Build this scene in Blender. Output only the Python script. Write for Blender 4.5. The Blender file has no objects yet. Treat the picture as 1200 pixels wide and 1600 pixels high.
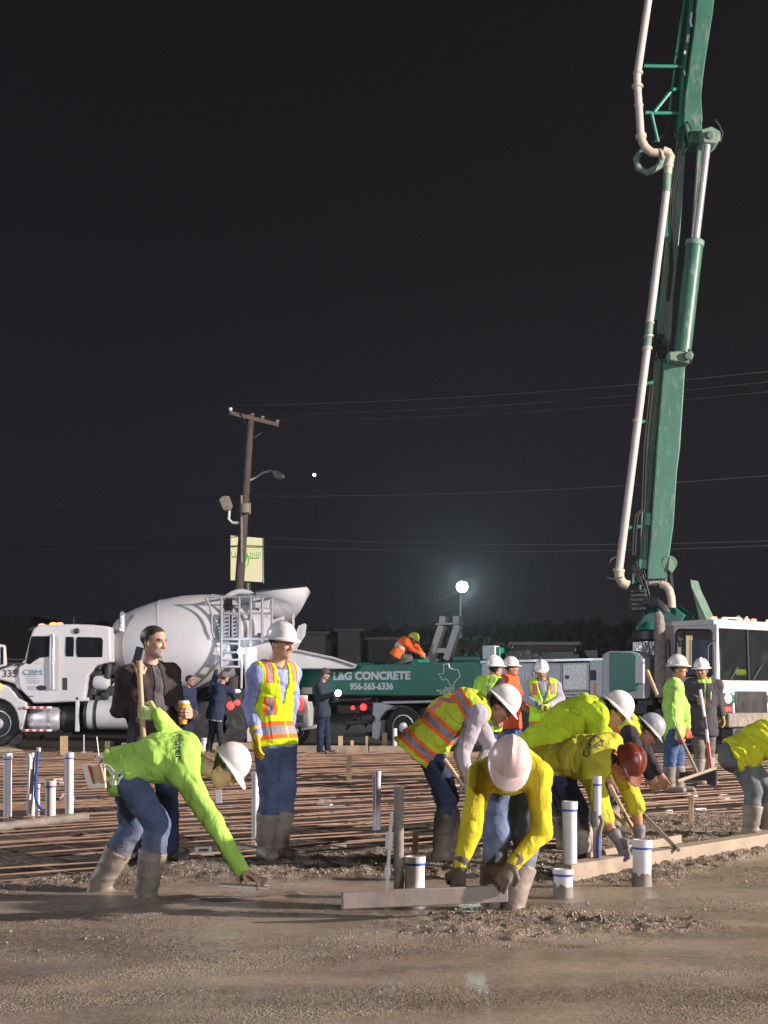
import bpy, math, random
import numpy as np
from mathutils import Vector, Matrix
from mathutils.bvhtree import BVHTree
random.seed(7); RNG = np.random.default_rng(7)
R = math.radians
sc = bpy.context.scene
COL = sc.collection

# ---------------------------------------------------------------- camera
FPX = 2200.0                       # focal length in photo pixels (photo 1200 x 1600)
PITCH = math.atan(290/FPX)         # horizon at photo row 1090
CAM = np.array([0.0, 0.0, 1.2])
cd = bpy.data.cameras.new('camera'); cam = bpy.data.objects.new('camera', cd); COL.objects.link(cam)
cam.location = CAM; cam.rotation_euler = (math.pi/2 + PITCH, 0, 0)
cd.sensor_fit = 'HORIZONTAL'; cd.sensor_width = 36; cd.lens = 36*FPX/1200
cd.clip_start = 0.1; cd.clip_end = 2000
sc.camera = cam
# ---------------------------------------------------------------- world, lamps, exposure
w = bpy.data.worlds.new('World'); sc.world = w; w.use_nodes = True
bg = w.node_tree.nodes['Background']; bg.inputs[1].default_value = 1.0
_nt = w.node_tree; _tc = _nt.nodes.new('ShaderNodeTexCoord'); _sx = _nt.nodes.new('ShaderNodeSeparateXYZ'); _cr = _nt.nodes.new('ShaderNodeValToRGB')
_nt.links.new(_tc.outputs['Generated'], _sx.inputs[0]); _nt.links.new(_sx.outputs['Z'], _cr.inputs[0]); _nt.links.new(_cr.outputs[0], bg.inputs[0])      # town glow low in the night sky
_cr.color_ramp.elements[0].position = 0.0; _cr.color_ramp.elements[0].color = (.0150, .0142, .0172, 1); _cr.color_ramp.elements[1].position = .55; _cr.color_ramp.elements[1].color = (.0045, .0036, .0048, 1)
_e = _cr.color_ramp.elements.new(.16); _e.color = (.0132, .0120, .0156, 1); _e = _cr.color_ramp.elements.new(.32); _e.color = (.0080, .0068, .0088, 1)
def lamp(name, loc, power, col, size):
    l = bpy.data.lights.new(name, 'POINT'); l.energy = power; l.color = col; l.shadow_soft_size = size
    o = bpy.data.objects.new(name, l); o.location = loc; COL.objects.link(o); return o
lamp('light_tower', (42, 8.0, 14.0), 215000, (1.0, 0.87, 0.80), 0.5)          # the site flood tower, right of the frame
lamp('added_fill_behind', (14, -26, 9), 24000, (0.88, 0.91, 1.0), 0.8)      # unseen fill light added behind the camera to lift shaded sides
lamp('light_tower_far', (-19, 17, 8), 8500, (0.84, 0.90, 1.0), 0.5)          # second tower beyond the left edge
sc.view_settings.view_transform = 'Standard'; sc.view_settings.look = 'None'
sc.view_settings.exposure = 0; sc.view_settings.gamma = 1
sc.render.resolution_x = 768; sc.render.resolution_y = 1024
sc.cycles.max_bounces = 6; sc.cycles.diffuse_bounces = 3; sc.cycles.glossy_bounces = 3
sc.cycles.sample_clamp_indirect = 4
sc.cycles.use_denoising = True

# ---------------------------------------------------------------- projection helpers (photo pixel -> world)
def ray(px, py):
    x = (px-600)/FPX; y = (800-py)/FPX; c, s = math.cos(PITCH), math.sin(PITCH)
    return np.array([x, c - y*s, s + y*c])
def at(px, py, Y):
    d = ray(px, py); return CAM + d*(Y/d[1])
def gnd(px, py, z=0.0):
    d = ray(px, py); return CAM + d*((z-CAM[2])/d[2])
def nrm(v):
    v = np.asarray(v, float); return v/(np.linalg.norm(v)+1e-12)

# ---------------------------------------------------------------- objects
ORG = {}
def empty(name, loc, label, cat, group=None):
    o = bpy.data.objects.new(name, None); o.location = loc; COL.objects.link(o); o.empty_display_size = .2
    ORG[o.name] = np.array(loc, float)
    o['label'] = label; o['category'] = cat
    if group: o['group'] = group
    return o
def tag(o, label=None, cat=None, group=None, kind=None):
    if label: o['label'] = label
    if cat: o['category'] = cat
    if group: o['group'] = group
    if kind: o['kind'] = kind
    return o
def mkobj(name, V, F, mat, parent=None, org=None, col=None, bevel=0, smooth=True, sharp=0.6, seg=2):
    V = np.asarray(V, float).reshape(-1, 3)
    if parent is not None: o0 = ORG[parent.name]
    else:
        o0 = np.array(org, float) if org is not None else np.array([V[:,0].mean(), V[:,1].mean(), V[:,2].min()])
    me = bpy.data.meshes.new(name)
    me.from_pydata((V-o0).tolist(), [], [list(map(int, f)) for f in F])
    me.update()
    if smooth:
        me.polygons.foreach_set('use_smooth', [True]*len(me.polygons))
        if sharp: me.set_sharp_from_angle(angle=sharp)
    if col is not None:
        a = me.color_attributes.new('Col', 'FLOAT_COLOR', 'POINT')
        c = np.ones((len(V), 4), np.float32); c[:, :3] = col; a.data.foreach_set('color', c.ravel())
    ml = mat if isinstance(mat, (list, tuple)) else [mat]
    for m in ml: me.materials.append(m)
    o = bpy.data.objects.new(name, me); COL.objects.link(o)
    if parent is not None: o.parent = parent
    else: o.location = o0
    ORG[o.name] = o0
    if bevel:
        b = o.modifiers.new('bevel', 'BEVEL'); b.width = bevel; b.segments = seg; b.limit_method = 'ANGLE'; b.angle_limit = .6
    return o

class MB:
    def __init__(s): s.v = []; s.f = []; s.n = 0
    def add(s, V, F):
        V = np.asarray(V, float).reshape(-1, 3); s.v.append(V); s.f += [[i+s.n for i in f] for f in F]; s.n += len(V); return s
    def box(s, c, sz, X=(1,0,0), Z=(0,0,1)):
        X = nrm(X); Z = nrm(Z); Y = np.cross(Z, X); c = np.array(c, float); h = np.array(sz)/2
        V = [c + X*h[0]*i + Y*h[1]*j + Z*h[2]*k for k in (-1,1) for j in (-1,1) for i in (-1,1)]
        return s.add(V, [(0,2,3,1),(4,5,7,6),(0,1,5,4),(2,6,7,3),(0,4,6,2),(1,3,7,5)])
    def bar(s, p0, p1, wd, ht, up=(0,0,1)):
        p0 = np.array(p0, float); p1 = np.array(p1, float); X = nrm(p1-p0); Y = nrm(np.cross(up, X)); Z = np.cross(X, Y)
        return s.box((p0+p1)/2, (np.linalg.norm(p1-p0), wd, ht), X, Z)
    def cyl(s, p0, p1, r0, r1=None, n=14, caps=True):
        if r1 is None: r1 = r0
        p0 = np.array(p0, float); p1 = np.array(p1, float); u = nrm(p1-p0)
        a = nrm(np.cross(u, (0,0,1) if abs(u[2]) < .9 else (1,0,0))); b = np.cross(u, a)
        V = []
        for p, r in ((p0, r0), (p1, r1)):
            for i in range(n):
                t = 2*math.pi*i/n; V.append(p + r*(math.cos(t)*a + math.sin(t)*b))
        F = [(i, (i+1)%n, n+(i+1)%n, n+i) for i in range(n)]
        if caps: F += [list(range(n))[::-1], list(range(n, 2*n))]
        return s.add(V, F)
    def tube(s, pts, r, n=8, rs=None):
        pts = [np.array(p, float) for p in pts]; V = []; a = None
        for k, p in enumerate(pts):
            u = nrm(pts[min(k+1, len(pts)-1)] - pts[max(k-1, 0)])
            if a is None: a = nrm(np.cross(u, (0,0,1) if abs(u[2]) < .9 else (0,1,0)))
            a = nrm(a - u*np.dot(a, u)); b = np.cross(u, a); rr = rs[k] if rs else r
            for i in range(n):
                t = 2*math.pi*i/n; V.append(p + rr*(math.cos(t)*a + math.sin(t)*b))
        F = [(k*n+i, k*n+(i+1)%n, (k+1)*n+(i+1)%n, (k+1)*n+i) for k in range(len(pts)-1) for i in range(n)]
        F += [list(range(n))[::-1], list(range((len(pts)-1)*n, len(pts)*n))]
        return s.add(V, F)
    def prism(s, pts, vec):
        pts = np.array(pts, float); n = len(pts); V = np.concatenate([pts, pts+np.array(vec, float)])
        return s.add(V, [list(range(n)), list(range(n, 2*n))[::-1]] + [(i, n+i, n+(i+1)%n, (i+1)%n) for i in range(n)])
    def lathe(s, o, ax, prof, n=32, close=True):
        o = np.array(o, float); u = nrm(ax); a = nrm(np.cross(u, (0,0,1) if abs(u[2]) < .9 else (1,0,0))); b = np.cross(u, a)
        V = [o + u*d + r*(math.cos(2*math.pi*i/n)*a + math.sin(2*math.pi*i/n)*b) for d, r in prof for i in range(n)]
        m = len(prof)
        F = [(k*n+i, k*n+(i+1)%n, (k+1)*n+(i+1)%n, (k+1)*n+i) for k in range(m-1) for i in range(n)]
        if close: F += [list(range(n))[::-1], list(range((m-1)*n, m*n))]
        return s.add(V, F)
    def sphere(s, c, r, sc_=(1,1,1), n=12, X=(1,0,0), Z=(0,0,1)):
        X = nrm(X); Z = nrm(Z); Y = np.cross(Z, X); V = []; m = max(6, n//2+2)
        for k in range(m+1):
            th = math.pi*k/m
            for i in range(n):
                ph = 2*math.pi*i/n
                V.append(np.array(c) + r*(X*sc_[0]*math.sin(th)*math.cos(ph) + Y*sc_[1]*math.sin(th)*math.sin(ph) + Z*sc_[2]*math.cos(th)))
        F = [(k*n+i, (k+1)*n+i, (k+1)*n+(i+1)%n, k*n+(i+1)%n) for k in range(m) for i in range(n)]
        return s.add(V, F)
    def obj(s, name, mat, parent=None, **k):
        return mkobj(name, np.concatenate(s.v), s.f, mat, parent, **k)

# ---------------------------------------------------------------- materials
def _nodes(name):
    m = bpy.data.materials.new(name); m.use_nodes = True; nt = m.node_tree; return m, nt, nt.nodes['Principled BSDF']
def N(nt, t, **kw):
    n = nt.nodes.new(t)
    for k, v in kw.items():
        if k.startswith('i_'): n.inputs[k[2:]].default_value = v
        else: setattr(n, k, v)
    return n
def mat(name, col, rough=.6, metal=0., bump=None, var=.15, vscale=4., spec=.5, emit=None, estr=0, coat=0, dirt=None, attr=False, stretch=None, regions=None, folds=None):
    """procedural principled material: two noises vary the colour, one bumps the surface"""
    m, nt, b = _nodes(name); L = nt.links
    b.inputs['Roughness'].default_value = rough; b.inputs['Metallic'].default_value = metal
    b.inputs['Specular IOR Level'].default_value = spec
    if coat: b.inputs['Coat Weight'].default_value = coat; b.inputs['Coat Roughness'].default_value = .15
    tc = N(nt, 'ShaderNodeTexCoord'); src = tc.outputs['Object']
    if stretch:
        mp = N(nt, 'ShaderNodeMapping'); mp.inputs['Scale'].default_value = stretch; L.new(src, mp.inputs[0]); src = mp.outputs[0]
    if attr:
        a = N(nt, 'ShaderNodeAttribute', attribute_name='Col'); base = a.outputs['Color']
    else:
        a = N(nt, 'ShaderNodeRGB'); a.outputs[0].default_value = (*col, 1); base = a.outputs[0]
    if regions:
        la = N(nt, 'ShaderNodeAttribute', attribute_name='Loc'); sx = N(nt, 'ShaderNodeSeparateXYZ'); L.new(la.outputs['Vector'], sx.inputs[0])
        lb = N(nt, 'ShaderNodeAttribute', attribute_name='Loc2'); sy = N(nt, 'ShaderNodeSeparateXYZ'); L.new(lb.outputs['Vector'], sy.inputs[0])
        ab = N(nt, 'ShaderNodeMath', operation='ABSOLUTE'); L.new(sx.outputs[1], ab.inputs[0]); srcs = {'t': sx.outputs[0], 'l': sx.outputs[1], 's': sx.outputs[2], 'al': ab.outputs[0], 'w': sy.outputs[0], 'v': sy.outputs[1]}
        for rc, conds in regions:
            fac = None
            for sn, lo, hi in conds:
                cmpn = N(nt, 'ShaderNodeMath', operation='COMPARE'); L.new(srcs[sn], cmpn.inputs[0]); cmpn.inputs[1].default_value = (lo+hi)/2; cmpn.inputs[2].default_value = (hi-lo)/2
                if fac is None: fac = cmpn.outputs[0]
                else:
                    ml_ = N(nt, 'ShaderNodeMath', operation='MULTIPLY'); L.new(fac, ml_.inputs[0]); L.new(cmpn.outputs[0], ml_.inputs[1]); fac = ml_.outputs[0]
            mx_ = N(nt, 'ShaderNodeMix', data_type='RGBA'); L.new(fac, mx_.inputs[0]); L.new(base, mx_.inputs[6]); mx_.inputs[7].default_value = (*rc, 1); base = mx_.outputs[2]
    n1 = N(nt, 'ShaderNodeTexNoise'); n1.inputs['Scale'].default_value = vscale; n1.inputs['Detail'].default_value = 6; L.new(src, n1.inputs['Vector'])
    mr = N(nt, 'ShaderNodeMapRange'); mr.inputs['From Min'].default_value = .3; mr.inputs['From Max'].default_value = .7
    mr.inputs['To Min'].default_value = 1-var; mr.inputs['To Max'].default_value = 1+var*.6; L.new(n1.outputs['Fac'], mr.inputs['Value'])
    mx = N(nt, 'ShaderNodeVectorMath', operation='SCALE'); L.new(base, mx.inputs[0]); L.new(mr.outputs[0], mx.inputs['Scale'])
    out = mx.outputs[0]
    if dirt:
        n2 = N(nt, 'ShaderNodeTexNoise'); n2.inputs['Scale'].default_value = dirt[1]; n2.inputs['Detail'].default_value = 8; n2.inputs['Roughness'].default_value = .7; L.new(src, n2.inputs['Vector'])
        r2 = N(nt, 'ShaderNodeMapRange'); r2.inputs['From Min'].default_value = dirt[2]; r2.inputs['From Max'].default_value = dirt[2]+.15; L.new(n2.outputs['Fac'], r2.inputs['Value'])
        mm = N(nt, 'ShaderNodeMix', data_type='RGBA'); L.new(r2.outputs[0], mm.inputs[0]); L.new(out, mm.inputs[6]); mm.inputs[7].default_value = (*dirt[0], 1); out = mm.outputs[2]
    L.new(out, b.inputs['Base Color'])
    rr = N(nt, 'ShaderNodeMapRange'); rr.inputs['To Min'].default_value = max(.02, rough-.08); rr.inputs['To Max'].default_value = min(1, rough+.1); L.new(n1.outputs['Fac'], rr.inputs['Value']); L.new(rr.outputs[0], b.inputs['Roughness'])
    if bump:
        n3 = N(nt, 'ShaderNodeTexNoise'); n3.inputs['Scale'].default_value = bump[0]; n3.inputs['Detail'].default_value = 4; L.new(src, n3.inputs['Vector'])
        if folds:     # creases that run slantwise down the cloth
            mf = N(nt, 'ShaderNodeMapping'); mf.inputs['Scale'].default_value = folds[0]; mf.inputs['Rotation'].default_value = (R(20),R(38),0); L.new(tc.outputs['Object'], mf.inputs[0])
            n4 = N(nt, 'ShaderNodeTexNoise'); n4.inputs['Scale'].default_value = 1.; n4.inputs['Detail'].default_value = 2; n4.inputs['Distortion'].default_value = .6; L.new(mf.outputs[0], n4.inputs['Vector'])
            bf = N(nt, 'ShaderNodeBump'); bf.inputs['Strength'].default_value = folds[1]; bf.inputs['Distance'].default_value = folds[2]; L.new(n4.outputs['Fac'], bf.inputs['Height'])
        bp = N(nt, 'ShaderNodeBump'); bp.inputs['Strength'].default_value = bump[1]; bp.inputs['Distance'].default_value = bump[2]; L.new(n3.outputs['Fac'], bp.inputs['Height']); L.new(bp.outputs[0], b.inputs['Normal'])
        if folds: L.new(bf.outputs[0], bp.inputs['Normal'])
    if emit:
        b.inputs['Emission Color'].default_value = (*emit, 1); b.inputs['Emission Strength'].default_value = estr
    return m
M = {}
MUD = (.20, .16, .125)
CLOTH = dict(rough=.88, folds=((15,12,4), .6, .034), bump=(70, .35, .003), var=.14, vscale=6, spec=.15, dirt=((.24,.20,.16), 15, .655))
M['cloth'] = mat('cloth', (0,0,0), attr=True, **CLOTH)
M['denim'] = mat('denim', (0,0,0), .85, attr=True, bump=(60, .5, .004), folds=((12,12,20), .6, .02), var=.30, vscale=9, spec=.2, dirt=((.16,.15,.16), 5, .60))
M['skin'] = mat('skin', (0,0,0), .5, attr=True, bump=(60, .2, .002), var=.10, vscale=14, spec=.4)
M['rubber'] = mat('muddy_rubber', (0,0,0), .6, attr=True, bump=(28, .7, .006), var=.22, vscale=9, dirt=(MUD, 6, .50))
M['glove'] = mat('glove', (0,0,0), .7, attr=True, bump=(60, .4, .003), var=.15, vscale=20)
M['hard_hat'] = mat('hard_hat', (0,0,0), .33, attr=True, var=.06, vscale=18, dirt=((.40,.34,.29), 24, .60))
M['white_paint'] = mat('white_paint', (.48,.48,.50), .6, bump=(3, .15, .01), var=.10, vscale=2.5, dirt=((.36,.33,.30), 5, .64))
M['cab_white'] = mat('cab_white', (.56,.55,.56), .42, var=.05, vscale=1.5, dirt=((.45,.41,.38), 3, .68))
M['drum_white'] = mat('drum_white', (.52,.515,.53), .85, spec=.2, bump=(1.6, .3, .02), var=.10, vscale=1.4, dirt=((.42,.41,.40), 2.2, .62))
M['green'] = mat('green_paint', (.012,.17,.115), .4, bump=(5, .15, .01), var=.18, vscale=3, dirt=((.13,.17,.14), 5, .62))
M['boom_green'] = mat('boom_green', (.035,.125,.088), .42, bump=(5, .15, .01), var=.22, vscale=1.3, dirt=((.16,.20,.16), 3, .54), stretch=(3,3,1))
M['dusty_green'] = mat('dusty_green', (.12,.22,.16), .6, var=.25, vscale=4, dirt=((.24,.23,.20), 5, .5))
M['black'] = mat('black_metal', (.02,.02,.022), .5, var=.3, bump=(20,.2,.005))
M['dark_steel'] = mat('dark_steel', (.06,.06,.062), .45, metal=.5, var=.3, bump=(12,.3,.01))
M['tyre'] = mat('tyre', (.028,.026,.026), .8, bump=(30,.4,.01), var=.3, dirt=((.12,.10,.09), 4, .60))
M['chrome'] = mat('chrome', (.80,.80,.82), .22, metal=.75, var=.05)
M['alu'] = mat('aluminium', (.66,.66,.68), .4, metal=.55, bump=(8,.2,.01), var=.12)
M['diamond'] = mat('diamond_plate', (.74,.72,.72), .4, metal=.25, bump=(45,.8,.01), var=.3, vscale=25)
M['silver_paint'] = mat('silver_paint', (.55,.57,.62), .5, metal=0., bump=(6,.15,.01), var=.10)
M['glass_dark'] = mat('dark_glass', (.012,.014,.016), .06, var=.4, vscale=3, spec=.8)
M['pvc'] = mat('pvc', (.70,.67,.67), .4, var=.07, vscale=9, dirt=((.30,.25,.21), 10, .66), bump=(20,.15,.003))
M['pvc_dirty'] = mat('mortar_smeared_pvc', (.23,.20,.17), .75, var=.35, vscale=9, bump=(25,.7,.006), dirt=((.36,.32,.28), 10, .58))
M['blue'] = mat('blue_plastic', (.03,.09,.5), .4, var=.15)
M['wood'] = mat('pine_wood', (.52,.36,.21), .75, bump=(8,.5,.004), var=.25, vscale=4, stretch=(6,6,1), dirt=((.28,.21,.15), 4, .62))
M['form_wood'] = mat('form_timber', (.33,.26,.185), .75, bump=(16,.6,.008), var=.25, vscale=3, dirt=((.24,.19,.15), 4, .50))
M['grey_wood'] = mat('concrete_smeared_board', (.27,.22,.19), .6, bump=(20,.5,.006), var=.25, vscale=5, dirt=((.29,.24,.21), 6, .55))
M['rust'] = mat('rusty_bar', (.27,.165,.112), .7, bump=(40,.6,.004), var=.35, vscale=6)
M['pole_wood'] = mat('weathered_pole', (.085,.066,.06), .85, bump=(8,.8,.02), var=.3, stretch=(5,5,.6))
M['red'] = mat('red_paint', (.55,.05,.03), .45, var=.2)
M['orange'] = mat('orange_paint', (.85,.28,.02), .5, var=.08)
M['cardboard'] = mat('cup_orange', (.85,.40,.04), .55, var=.05)
M['cup_lid'] = mat('cup_lid_plastic', (.78,.74,.70), .4, var=.03)
M['wire'] = mat('grey_wire', (.035,.033,.038), .6)
M['pipe_cream'] = mat('delivery_pipe_cream', (.46,.41,.39), .5, bump=(10,.2,.006), var=.12, vscale=3, dirt=((.34,.30,.26), 5, .66))
M['pipe_elbow'] = mat('dusty_elbow', (.48,.41,.32), .6, bump=(16,.4,.006), var=.2, dirt=((.25,.18,.12), 8, .6))
M['text_white'] = mat('white_lettering', (.68,.70,.70), .5, var=.05)
M['text_dark'] = mat('dark_lettering', (.05,.07,.07), .6, var=.05)
M['text_grey'] = mat('grey_lettering', (.22,.28,.34), .6, var=.1)
M['tape'] = mat('reflective_tape', (.8,.74,.75), .35, var=.05)
M['windscreen'] = mat('windscreen_glass', (.02,.024,.024), .05, var=.3, vscale=3, spec=.8); M['windscreen'].node_tree.nodes['Principled BSDF'].inputs['Alpha'].default_value = .55
def glow(name, col, s): return mat(name, tuple(min(1,c) for c in col), .4, emit=col, estr=s, var=0.02)
M['rail_grey'] = mat('rail_grey', (.27,.27,.29), .6, var=.2)
M['lamp_white'] = glow('lamp_white', (.75,1.,.93), 14)
M['lamp_cool'] = glow('lamp_cool', (.75,.85,1.), 9)
M['lamp_red'] = glow('lamp_red', (1.,.03,.03), 4)
M['lamp_pink'] = glow('lamp_clearance', (1.,.16,.10), 6)
M['lamp_amber'] = glow('lamp_amber', (1.,.30,.03), 4)
M['lamp_warm'] = glow('lamp_warm', (1.,.75,.6), 5)
M['sign_lit'] = mat('backlit_sign', (.25,.23,.14), .5, emit=(.92,.86,.50), estr=.62, var=.02)
M['foliage'] = mat('dark_foliage', (.007,.010,.006), .8, var=.4)

# ---------------------------------------------------------------- numeric noise
_T = RNG.random((32,32,32)).astype(np.float32)
def vnoise(P):
    i = np.floor(P).astype(np.int32); f = (P-i).astype(np.float32); f = f*f*(3-2*f); i &= 31; j = (i+1) & 31
    def g(a,b,c): return _T[a,b,c]
    x0,y0,z0 = i[...,0],i[...,1],i[...,2]; x1,y1,z1 = j[...,0],j[...,1],j[...,2]; u,v,w_ = f[...,0],f[...,1],f[...,2]
    return ((g(x0,y0,z0)*(1-u)+g(x1,y0,z0)*u)*(1-v)+(g(x0,y1,z0)*(1-u)+g(x1,y1,z0)*u)*v)*(1-w_) + \
           ((g(x0,y0,z1)*(1-u)+g(x1,y0,z1)*u)*(1-v)+(g(x0,y1,z1)*(1-u)+g(x1,y1,z1)*u)*v)*w_
def fbm(P, o=4):
    s = 0; a = .5; t = 0
    for k in range(o): s = s + a*vnoise(P*(2**k)+k*7.3); t += a; a *= .5
    return s/t

# ---------------------------------------------------------------- signed distance bodies -> surface nets
def prim(P, p0, p1, a0, b0, a1, b1, lat):
    ax = p1-p0; L = np.linalg.norm(ax)+1e-6; u = ax/L; lat = lat - u*np.dot(lat, u)
    if np.linalg.norm(lat) < 1e-3: lat = np.cross(u, (0,0,1) if abs(u[2]) < .9 else (1,0,0))
    e1 = nrm(lat); e2 = np.cross(u, e1); w_ = P-p0.astype(np.float32)
    s = w_@u.astype(np.float32); t = np.clip(s/L, 0, 1); ov = s-t*L; x = w_@e1.astype(np.float32); y = w_@e2.astype(np.float32)
    a = a0+(a1-a0)*t; b = b0+(b1-b0)*t; c = np.minimum(a, b)
    return (np.sqrt((x/a)**2+(y/b)**2+(ov/c)**2)-1)*c
def smin(a, b, k):
    h = np.clip(.5+.5*(b-a)/k, 0, 1); return b+(a-b)*h - k*h*(1-h)
def union(P, prims, k):
    d = None
    for p in prims:
        e = prim(P, *p); d = e if d is None else smin(d, e, k)
    return d
def C_(p0, p1, r0, r1=None, lat=(0,1,0)):
    r1 = r0 if r1 is None else r1
    return (np.array(p0,float), np.array(p1,float), r0, r0, r1, r1, np.array(lat,float))
def E_(p0, p1, a0, b0, a1, b1, lat): return (np.array(p0,float), np.array(p1,float), a0, b0, a1, b1, np.array(lat,float))
def grow(prims, o): return [(p[0],p[1],p[2]+o,p[3]+o,p[4]+o,p[5]+o,p[6]) for p in prims]
def bbox(prims, pad=.03):
    lo = np.min([np.minimum(p[0],p[1])-max(p[2:6]) for p in prims], 0)-pad; hi = np.max([np.maximum(p[0],p[1])+max(p[2:6]) for p in prims], 0)+pad
    return lo, hi
def nets(fn, lo, hi, h):
    n = np.ceil((hi-lo)/h).astype(int)+2
    gx, gy, gz = [lo[i]+h*np.arange(n[i]) for i in range(3)]
    P = np.stack(np.meshgrid(gx, gy, gz, indexing='ij'), -1).astype(np.float32)
    D = fn(P.reshape(-1,3)).reshape(n).astype(np.float32)
    D[0]=D[-1]=1; D[:,0]=D[:,-1]=1; D[:,:,0]=D[:,:,-1]=1
    S = D < 0
    c = [S[i:n[0]-1+i, j:n[1]-1+j, k:n[2]-1+k] for i in (0,1) for j in (0,1) for k in (0,1)]
    al = np.logical_and.reduce(c); an = np.logical_or.reduce(c); act = an & ~al
    I = np.argwhere(act)
    if len(I) == 0: return np.zeros((0,3)), []
    acc = np.zeros((len(I),3), np.float32); cnt = np.zeros(len(I), np.float32)
    offs = [(i,j,k) for i in (0,1) for j in (0,1) for k in (0,1)]
    for a in offs:
        for ax in range(3):
            if a[ax]: continue
            b = list(a); b[ax] = 1
            d0 = D[I[:,0]+a[0], I[:,1]+a[1], I[:,2]+a[2]]; d1 = D[I[:,0]+b[0], I[:,1]+b[1], I[:,2]+b[2]]
            m = (d0 < 0) != (d1 < 0); t = np.where(m, d0/np.where(m, d0-d1, 1), 0)
            p = np.tile(np.array(a, np.float32), (len(I),1)); p[:,ax] += t
            acc += p*m[:,None]; cnt += m
    V = (I + acc/cnt[:,None])*h + lo
    idx = -np.ones(act.shape, np.int64); idx[act] = np.arange(len(I))
    F = []
    for ax in range(3):
        sl0 = [slice(None)]*3; sl1 = [slice(None)]*3; sl0[ax] = slice(0,-1); sl1[ax] = slice(1,None)
        ch = S[tuple(sl0)] != S[tuple(sl1)]; E = np.argwhere(ch); u, v = (ax+1)%3, (ax+2)%3
        E = E[(E[:,u]>0)&(E[:,v]>0)&(E[:,u]<act.shape[u])&(E[:,v]<act.shape[v])]
        q = []
        for du, dv in ((-1,-1),(0,-1),(0,0),(-1,0)):
            e = E.copy(); e[:,u] += du; e[:,v] += dv; q.append(idx[e[:,0],e[:,1],e[:,2]])
        q = np.stack(q, 1); s = S[E[:,0],E[:,1],E[:,2]]; q[~s] = q[~s][:, ::-1]
        F.append(q)
    F = np.concatenate(F); F = F[(F>=0).all(1)]
    return V, F
def join(parts):
    V = []; F = []; Cc = []; n = 0
    for v, f, c in parts:
        if len(v) == 0: continue
        V.append(v); F.append(np.asarray(f)+n); Cc.append(np.broadcast_to(np.asarray(c, np.float32), (len(v),3))); n += len(v)
    return np.concatenate(V), np.concatenate(F), np.concatenate(Cc)
# ================================================================ people
SKIN = (.46,.25,.16)
YEL = (.50,.62,.02); LIME = (.36,.72,.10); ORA = (.95,.16,.035); SIL = (.30,.27,.30); MUDC = (.24,.195,.155)
def dirv(az, pitch=0): a = R(az); p = R(pitch); return np.array([math.cos(a)*math.cos(p), math.sin(a)*math.cos(p), math.sin(p)])
def solve(parent, px, py, L, s):
    d = nrm(ray(px, py)); oc = CAM-parent; b = np.dot(oc, d); c = np.dot(oc, oc)-L*L; q = b*b-c
    if q < 0: t = -b
    else: t = -b + (math.sqrt(q) if s == '+' else -math.sqrt(q))
    p = CAM+d*t
    if q < 0: p = parent + nrm(p-parent)*min(np.linalg.norm(p-parent), L*1.22)
    return p
def joint(spec, parent, L, D):
    px, py, s = spec
    return solve(parent, px, py, L, s) if isinstance(s, str) else at(px, py, D+s)

def loc_attr(o, t, l, s, w_, v):
    for nm, arr in (('Loc', (t,l,s)), ('Loc2', (w_, v, v))):
        a = o.data.attributes.new(nm, 'FLOAT_VECTOR', 'POINT'); a.data.foreach_set('vector', np.stack(arr, -1).astype(np.float32).ravel())

class Torso:
    """coordinates along a bent spine: t (0 pelvis .. 1 neck), l (to the person's left), s (to the front), in metres"""
    def __init__(T, P, Nk, lp, lc, bulge=.03):
        T.P, T.N = P, Nk; u = nrm(Nk-P); T.L = np.linalg.norm(Nk-P); T.lp = nrm(lp); T.lc = nrm(lc)
        f = nrm(np.cross(nrm(lc-u*np.dot(lc,u)), u)); T.M = P + (Nk-P)*.52 - f*bulge; T.f = f; T.u = u
        T.segs = [(P, T.M, T.lp), (T.M, Nk, T.lc)]
    def co(T, X):
        out = []
        for k, (a, b, lat) in enumerate(T.segs):
            ax = b-a; L = np.linalg.norm(ax); u = ax/L; la = nrm(lat-u*np.dot(lat,u)); fr = np.cross(la, u)
            w_ = X-a; s = w_@u/L; l = w_@la; f = w_@fr; out.append((s, l, f))
        (s0,l0,f0),(s1,l1,f1) = out
        m = s0 > 1 - 0.5*(s1 > 0)*0
        m = (s1 > 0)
        t = np.where(m, .52+.48*s1, .52*np.minimum(s0, 1)); return t, np.where(m, l1, l0), np.where(m, f1, f0)

def hand_prims(W, d, n, ts, curl=.35, sz=1., spread=.25):
    d = nrm(d); n = nrm(n-d*np.dot(n,d)); ac = nrm(np.cross(d, n)); ts = ac*ts; pr = []
    pr.append(E_(W-d*.01, W+d*.075*sz, .027*sz,.018*sz,.040*sz,.014*sz, ac))
    for i, (o, ln) in enumerate(((.031,.070),(.011,.078),(-.010,.074),(-.029,.058))):
        p = W+d*.085*sz+ts*o*sz; c = curl*(.85+.12*i); g = d
        for j, fr in enumerate((.45,.32,.23)):
            ang = c*(.6+.75*j); g = nrm(d*math.cos(ang)+n*math.sin(ang)+ts*spread*(o/.03)*.25); q = p+g*ln*fr*sz*1.1
            pr.append(C_(p, q, (.0098-.001*j)*sz, (.0092-.001*j)*sz)); p = q
    p = W+d*.022*sz+ts*.030*sz; g = nrm(d*.55+ts*.75+n*.35); q = p+g*.045*sz; pr.append(C_(p, q, .014*sz, .011*sz))
    g = nrm(d*.75+ts*(.25-.35*curl)+n*(.3+.5*curl)); pr.append(C_(q, q+g*.040*sz, .0108*sz, .0088*sz))
    return pr

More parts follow.
